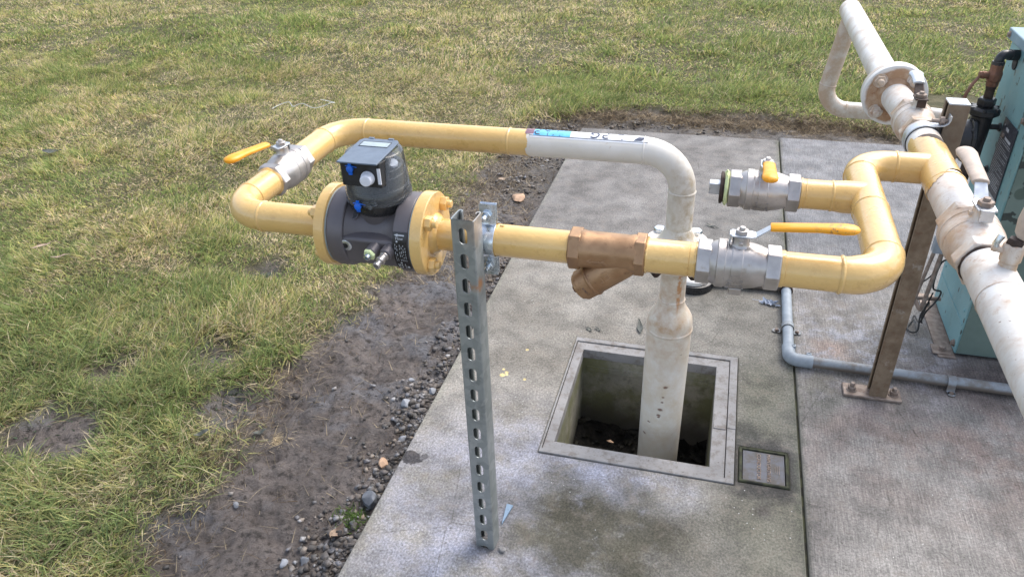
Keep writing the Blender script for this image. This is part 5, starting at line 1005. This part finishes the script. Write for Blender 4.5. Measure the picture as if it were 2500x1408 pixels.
def leafm(c, L, W_, rot, curl, seed, tilt=0.):
    rn = random.Random(seed); g = G(); g.T = Matrix.Translation(c) @ Matrix.Rotation(rot, 4, 'Z') @ Matrix.Rotation(tilt, 4, 'Y')
    def f(u, v): w_ = W_ * math.sin(PI * min(.98, u + .03)) ** .75; y = (v - .5) * w_; return (L * (u - .5), y, curl * ((u - .5) ** 2 * 4 * L * .3 + (abs(v - .5) * 2) ** 2 * W_ * .35) + .002 + .002 * math.sin(9 * u + seed))
    g.grid(f, 10, 6); g.tube([(L * .45, 0, .002), (L * .6, .003, .003), (L * .75, 0, .001)], .0008, 5); g.T = Matrix(); return g
for (x, y), L, W_, rot, m_, lb in (((-.81, 1.143), .045, .030, 1.2, 'leaf', 'pale curled dead leaf on the gravel below the green tuft'),
        ((-2.68, 2.20), .085, .02, 1.0, 'leaf', 'pale brown curled dead leaf on the left grass, left one of the pair'), ((-2.535, 2.14), .07, .016, .7, 'leaf', 'narrow pale dead leaf on the left grass, right one of the pair'),
        ((-.182, 2.144), .075, .02, 1.75, 'darkleaf', 'long dark dead leaf on the slab touching the left of the thick white pipe'), ((-.345, 2.095), .03, .012, 2.3, 'darkleaf', 'small folded green-black leaf on the slab above the pit corner'), ((-.315, 2.10), .03, .010, -.7, 'darkleaf', 'short dark twig-like leaf beside the folded leaf above the pit corner'),
        ((.013, 2.943), .05, .014, -.5, 'darkleaf', 'dark narrow dead leaf on the back of the slab near the riser'), ((-6.3, 6.6), .14, .06, .3, 'darkleaf', 'bluish dark leaf lying far back on the left grass'), ((-3.45, 3.10), .11, .05, .2, 'darkleaf', 'dark leaf on the grass above the left orange lever'), ((-4.2, 2.62), .12, .02, .5, 'darkleaf', 'dark narrow leaf on the grass near the left frame edge'),
        ((-1.66, 2.26), .06, .03, .2, 'darkleaf', 'flattened wet dark leaf on the muddy patch below the meter'), ((-1.20, 1.43), .04, .018, .8, 'darkleaf', 'small dark leaf at the grass edge near the smooth mud'), ((-1.34, 1.36), .05, .018, .9, 'darkleaf', 'dark twisted leaf in the grass left of the smooth mud'), ((-1.0, 3.35), .05, .03, .4, 'leaf', 'small brown leaf on the dirt behind the front pipe')):
    onslab = x > -.73 and y < 4; z = .001 if onslab else gh(x, y) + (.022 if float(mudness(np.array([x]), np.array([y]))[0]) < .5 else .004)
    tag(mk('dead_leaf', leafm((x, y, z), L, W_, rot, .8 if y < 1.2 else .2, int(abs(x) * 100)), m_, smooth=60), lb, 'leaf')
pts = [(-2.60, 3.93), (-2.57, 3.98), (-2.52, 4.0), (-2.49, 3.97), (-2.46, 4.0), (-2.42, 3.98), (-2.36, 4.0), (-2.30, 4.02), (-2.27, 4.05), (-2.28, 4.10), (-2.34, 4.11), (-2.36, 4.08)]
o = cable([(x, y + .012 * (i % 2), gh(x, y) + .036 + .01 * (i % 3)) for i, (x, y) in enumerate(pts)], 'x', .0017); o.name = 'twine'; o.data.name = 'twine'; o.data.materials[0] = M['twine']; tag(o, 'piece of curly white twine lying on the grass behind the left elbow', 'twine')
g = G(); rn = random.Random(2)
for k in range(14):
    a = rn.uniform(0, 6.28); p0 = Vector((.235 + rn.uniform(-.022, .022), 2.385 + rn.uniform(-.014, .014), .002)); q_ = p0 + Vector((math.cos(a) * .02, math.sin(a) * .014, rn.uniform(.004, .02))); r_ = p0 + Vector((math.cos(a + 1) * .018, math.sin(a + 1) * .014, .003)); g.add([p0, q_, r_, p0 + Vector((.002, .001, .009))], [(0, 1, 2), (0, 2, 3), (0, 3, 1)])
g.tube([(.18, 2.40, .004), (.20, 2.395, .006), (.225, 2.385, .004)], .0008, 5); tag(mk('plastic_wrapper', g, 'film', smooth=0), 'crumpled clear plastic wrapper on the slab beside the grey conduit', 'wrapper')

# ------------------------------------------------------------------ GRASS
def hashcol(n_, r):
    return r.rand(n_)
CA, SA = None, None
def blades(name, P, L, W_, lean, adir, curve, C, nseg, mat, label, droop=1.0):
    n_ = len(P); m = mudness(P[:, 0], P[:, 1]); z = height(P[:, 0], P[:, 1], m) - .003
    dx, dy = np.cos(adir), np.sin(adir); px, py = -dy, dx
    # random blade roll
    rr = np.random.RandomState(len(P) % 1000).uniform(-1, 1, n_); px = px * np.cos(rr) + dx * np.sin(rr); py = py * np.cos(rr) + dy * np.sin(rr)
    V = []
    ang0 = lean; x = P[:, 0].copy(); y = P[:, 1].copy(); zz = z.copy()
    for k in range(nseg + 1):
        t = k / nseg; wk = W_ * (1 - t ** 1.6) * .5 + 1e-5
        if k < nseg:
            V.append(np.stack([x - px * wk, y - py * wk, zz], -1)); V.append(np.stack([x + px * wk, y + py * wk, zz], -1))
        else: V.append(np.stack([x, y, zz], -1))
        an = ang0 + curve * (t + .5 / nseg); st_ = L / nseg; x = x + dx * np.sin(an) * st_; y = y + dy * np.sin(an) * st_; zz = zz + np.cos(an) * st_
        zz = np.maximum(zz, z + .002 + .003 * k)
    nv = 2 * nseg + 1; V = np.stack(V, 1).reshape(-1, 3); base = (np.arange(n_) * nv)[:, None]; F = []
    for k in range(nseg - 1):
        a = 2 * k; F.append(np.stack([a, a + 1, a + 3], -1)[None] + base); F.append(np.stack([a, a + 3, a + 2], -1)[None] + base)
    a = 2 * (nseg - 1); F.append(np.stack([a, a + 1, a + 2], -1)[None] + base)
    F = np.concatenate([f.reshape(-1, 3) for f in F]); colr = np.repeat(np.concatenate([C, np.ones((n_, 1))], 1)[:, None], nv, 1).reshape(-1, 4)
    o = npmesh(name, V, F, mat, {'gcol': ('FLOAT_COLOR', colr)}); o['kind'] = 'stuff'; o['label'] = label; o['category'] = 'grass'; return o
n = N('grass_blades', .55, 0, .25); a_ = n.new('ShaderNodeAttribute'); a_.attribute_name = 'gcol'; n.col(a_.outputs['Color'])
tr = n.new('ShaderNodeBsdfTranslucent'); n.lk(a_.outputs['Color'], tr.inputs[0]); mx = n.new('ShaderNodeMixShader'); mx.inputs[0].default_value = .48; n.lk(n.b.outputs[0], mx.inputs[1]); n.lk(tr.outputs[0], mx.inputs[2]); out = n.t.nodes['Material Output']; n.lk(mx.outputs[0], out.inputs[0]); GM = n.m
GREEN = np.array([.23, .285, .09]); DGREEN = np.array([.090, .135, .045]); OLIVE = np.array([.44, .405, .155]); STRAW = np.array([.66, .54, .36]); BROWN = np.array([.24, .165, .10])
def sm(x, a, b): t = np.clip((x - a) / (b - a), 0, 1); return t * t * (3 - 2 * t)
def colours(P, r, dry=0.):
    x, y = P[:, 0], P[:, 1]; n_ = len(P)
    g1 = fbm(x * .6 + y * .12, y * .8, .9, 4, 31, .55); g2 = fbm(x, y, 6.5, 3, 37, .6)
    # greener near the slab's back edge, drier in the upper left
    bias = -.02 + .17 * np.exp(-((y - 4.75) / .45) ** 2) * sm(x, -2.0, -1.0) + .10 * np.exp(-((x + 1.45) / .5) ** 2 - ((y - 3.0) / .9) ** 2) + .08 * sm(x, -1.0, .5) * sm(y, 4.5, 5) - .10 * np.exp(-((x + 3.4) / 1.0) ** 2 - ((y - 3.6) / .8) ** 2) + .3 * np.exp(-((x + 4.45) / .22) ** 2 - ((y - 3.8) / .2) ** 2) + .05 * np.exp(-((x + 1.6) / .5) ** 2 - ((y - 1.2) / .5) ** 2)
    gg = .5 + (g1 * .55 + g2 * .45 - .5) * 1.5 + bias - dry
    u = r.rand(n_); u2 = r.rand(n_); pg = sm(gg, .42, .68) * .55 + .13; pst = (1 - sm(gg, .38, .62)) * .50 + .14
    C = np.where((u < pg)[:, None], GREEN, np.where((u < pg + pst)[:, None], STRAW, OLIVE)); C = np.where(((u2 < .14))[:, None], DGREEN, C); C = np.where(((u2 > .92))[:, None], BROWN, C)
    cool = sm(y, 2.6, 1.2)[:, None]; C = C * (1 - cool * .2) + np.array([.19, .22, .15]) * cool * .2
    C = C * 1.26; tf = LAT[np.floor(x / .05).astype(int) % 256, np.floor(y / .05).astype(int) % 256]; return C * ((.70 + .52 * r.rand(n_)) * (.80 + .42 * tf))[:, None], gg
def scatter(n_, x0, x1, y0, y1, r, p0=0.):
    P = np.stack([r.uniform(x0, x1, n_), r.uniform(y0, y1, n_)], -1)
    # keep only what the camera (or one a step aside) could see
    ok = (P[:, 0] > -.95 * P[:, 1] - 1.6) & (P[:, 0] < .42 * P[:, 1] + 1.2) & ~((P[:, 0] > -.745) & (P[:, 1] < 4.02))
    return P[ok]
def layer(name, n_, box, seed, lmin, lmax, w, nseg, label, dens_mod=True):
    r = np.random.RandomState(seed); P = scatter(n_, *box, r)
    # clump: pull toward tuft centres
    cell = .035; cx_ = np.floor(P / cell); jit = np.stack([LAT[(cx_[:, 0].astype(int)) % 256, (cx_[:, 1].astype(int)) % 256], LAT[(cx_[:, 0].astype(int) + 91) % 256, (cx_[:, 1].astype(int) + 37) % 256]], -1)
    cen = (cx_ + .2 + .6 * jit) * cell; k = (r.rand(len(P)) * .6)[:, None]; off = P - cen; P = P * (1 - k) + cen * k
    m = mudness(P[:, 0], P[:, 1]); thin = fbm(P[:, 0], P[:, 1], 4, 3, 44); p = (1 - m) ** 1.5 * np.clip(.45 + 1.2 * (thin - .25), .25, 1); keep = r.rand(len(P)) < p; P = P[keep]; off = off[keep]
    C, gg = colours(P, r); n2 = len(P)
    fl_ = (fbm(P[:, 0], P[:, 1], 1.6, 2, 51) - .5) * 9 - .6; rd = np.arctan2(off[:, 1], off[:, 0]); a = np.where(r.rand(n2) < .5, fl_ + r.normal(0, .7, n2), rd + r.normal(0, .8, n2))
    tall = fbm(P[:, 0], P[:, 1], 3.2, 3, 61); hf = .6 + .9 * sm(tall, .35, .7); nearb = np.exp(-((P[:, 1] - 4.6) / .3) ** 2) * sm(P[:, 0], -1.3, -.9); hf = hf * (1 + .35 * nearb)
    L = (lmin + (lmax - lmin) * r.rand(n2)) * hf; lean = np.abs(r.normal(.55, .35, n2)) + .15; cv_ = r.uniform(.3, 1.5, n2)
    st_ = C[:, 0] > C[:, 1] * 1.1; lean = np.where(st_, lean + .35, lean)
    return blades(name, P, L, w * (.7 + .6 * r.rand(n2)), lean, a, cv_, C, nseg, GM, label)
layer('grass', 230000, (-3.3, -1.05, .55, 2.6), 1, .024, .064, .0034, 3, 'short matted green and straw coloured lawn nearest the camera on the left')
layer('grass', 460000, (-5.6, 1.0, 2.6, 5.0), 2, .024, .058, .0042, 3, 'patchy lawn in the middle distance behind the pipes')
layer('grass', 640000, (-10, 4.6, 5.0, 9.5), 3, .030, .066, .0070, 2, 'patchy lawn at the top of the picture')
r = np.random.RandomState(9)
P = np.stack([r.uniform(-24, 14, 90000), r.uniform(9.5, 26, 90000)], -1); C, gg = colours(P, r); n2 = len(P)
blades('grass', P, r.uniform(.05, .10, n2), r.uniform(.012, .02, n2), r.uniform(.2, .9, n2), r.uniform(0, 6.28, n2), r.uniform(.2, 1, n2), C, 2, GM, 'distant lawn beyond the top of the picture')
# dry straw roots hanging over the dirt strips, and dead stalks on the mud
n2 = 34000; r = np.random.RandomState(12)
P = np.concatenate([np.stack([r.uniform(-.95, 2.4, n2), r.normal(4.33, .075, n2)], -1), np.stack([r.normal(-1.02, .13, n2 // 4), r.uniform(2.3, 4.2, n2 // 4)], -1), np.stack([r.uniform(-1.3, -.75, 900), r.uniform(.6, 3.0, 900)], -1), np.stack([r.normal(-1.27, .06, 2600), r.uniform(.6, 2.3, 2600)], -1)])
P = P[(P[:, 0] < -.745) | (P[:, 1] > 4.02)]; P = P[(P[:, 0] < -.2) | (P[:, 1] < 9)]
n3 = len(P); ss = np.array([.44, .36, .25]) * (.4 + 1.0 * r.rand(n3))[:, None]; ss = np.where((r.rand(n3) < .3)[:, None], BROWN * .6, ss); a = np.where(P[:, 1] > 4.0, -PI / 2 + r.normal(0, .8, n3), r.uniform(0, 6.28, n3))
blades('dry_straw', P, r.uniform(.02, .075, n3), r.uniform(.0014, .0030, n3), r.uniform(.8, 1.5, n3), a, r.uniform(-.2, .7, n3), ss, 3, GM, 'dry straw and dead roots along the strip of dirt around the slab')['category'] = 'straw'
# dark green clover-like tuft beside the gravel
n2 = 260; P = np.stack([r.normal(-.795, .022, n2), r.normal(1.205, .022, n2)], -1); P = P[P[:, 0] < -.74]; n2 = len(P)
tu = blades('grass_tuft', P, r.uniform(.012, .03, n2), r.uniform(.002, .004, n2), r.uniform(.1, 1.1, n2), r.uniform(0, 6.28, n2), r.uniform(.2, 1, n2), np.array([.10, .17, .035]) * (.6 + .8 * r.rand(n2))[:, None], 2, GM, 'small green tuft of weed growing in the gravel against the slab edge'); del tu['kind']; tu['category'] = 'weed'
for k, (cx_, cy_, lb) in enumerate(((-1.02, 1.50, 'straw coloured tuft of dead grass alone on the smooth mud'),)):
    n2 = 120; P = np.stack([r.normal(-1.14, .018, n2), r.normal(1.42, .012, n2)], -1)
    tu = blades('dry_tuft', P, r.uniform(.025, .06, n2), r.uniform(.002, .0032, n2), r.uniform(.9, 1.5, n2), r.normal(-.3, 1.0, n2), r.uniform(0, .5, n2), STRAW * (.6 + .7 * r.rand(n2))[:, None], 3, GM, lb); del tu['kind']; tu['category'] = 'dry grass'
# broad-leaf ground cover in the muddy gaps
r = np.random.RandomState(21); n2 = 900
cs = [(-1.86, 1.56, .05), (-1.62, 1.80, .06), (-1.36, 1.55, .06), (-1.90, 1.22, .06), (-1.75, 1.42, .05), (-1.66, 2.26, .05), (-1.45, 1.48, .05)]
P = np.concatenate([np.stack([r.normal(a, s_, 130), r.normal(b, s_, 130)], -1) for a, b, s_ in cs]); n2 = len(P)
blades('ground_cover', P, r.uniform(.008, .022, n2), r.uniform(.004, .009, n2), r.uniform(1.0, 1.5, n2), r.uniform(0, 6.28, n2), r.uniform(-.3, .2, n2), np.array([.07, .11, .06]) * (.5 + 1.1 * r.rand(n2))[:, None], 2, GM, 'small flat dark green weed leaves in the muddy gaps of the lawn')['category'] = 'weeds'
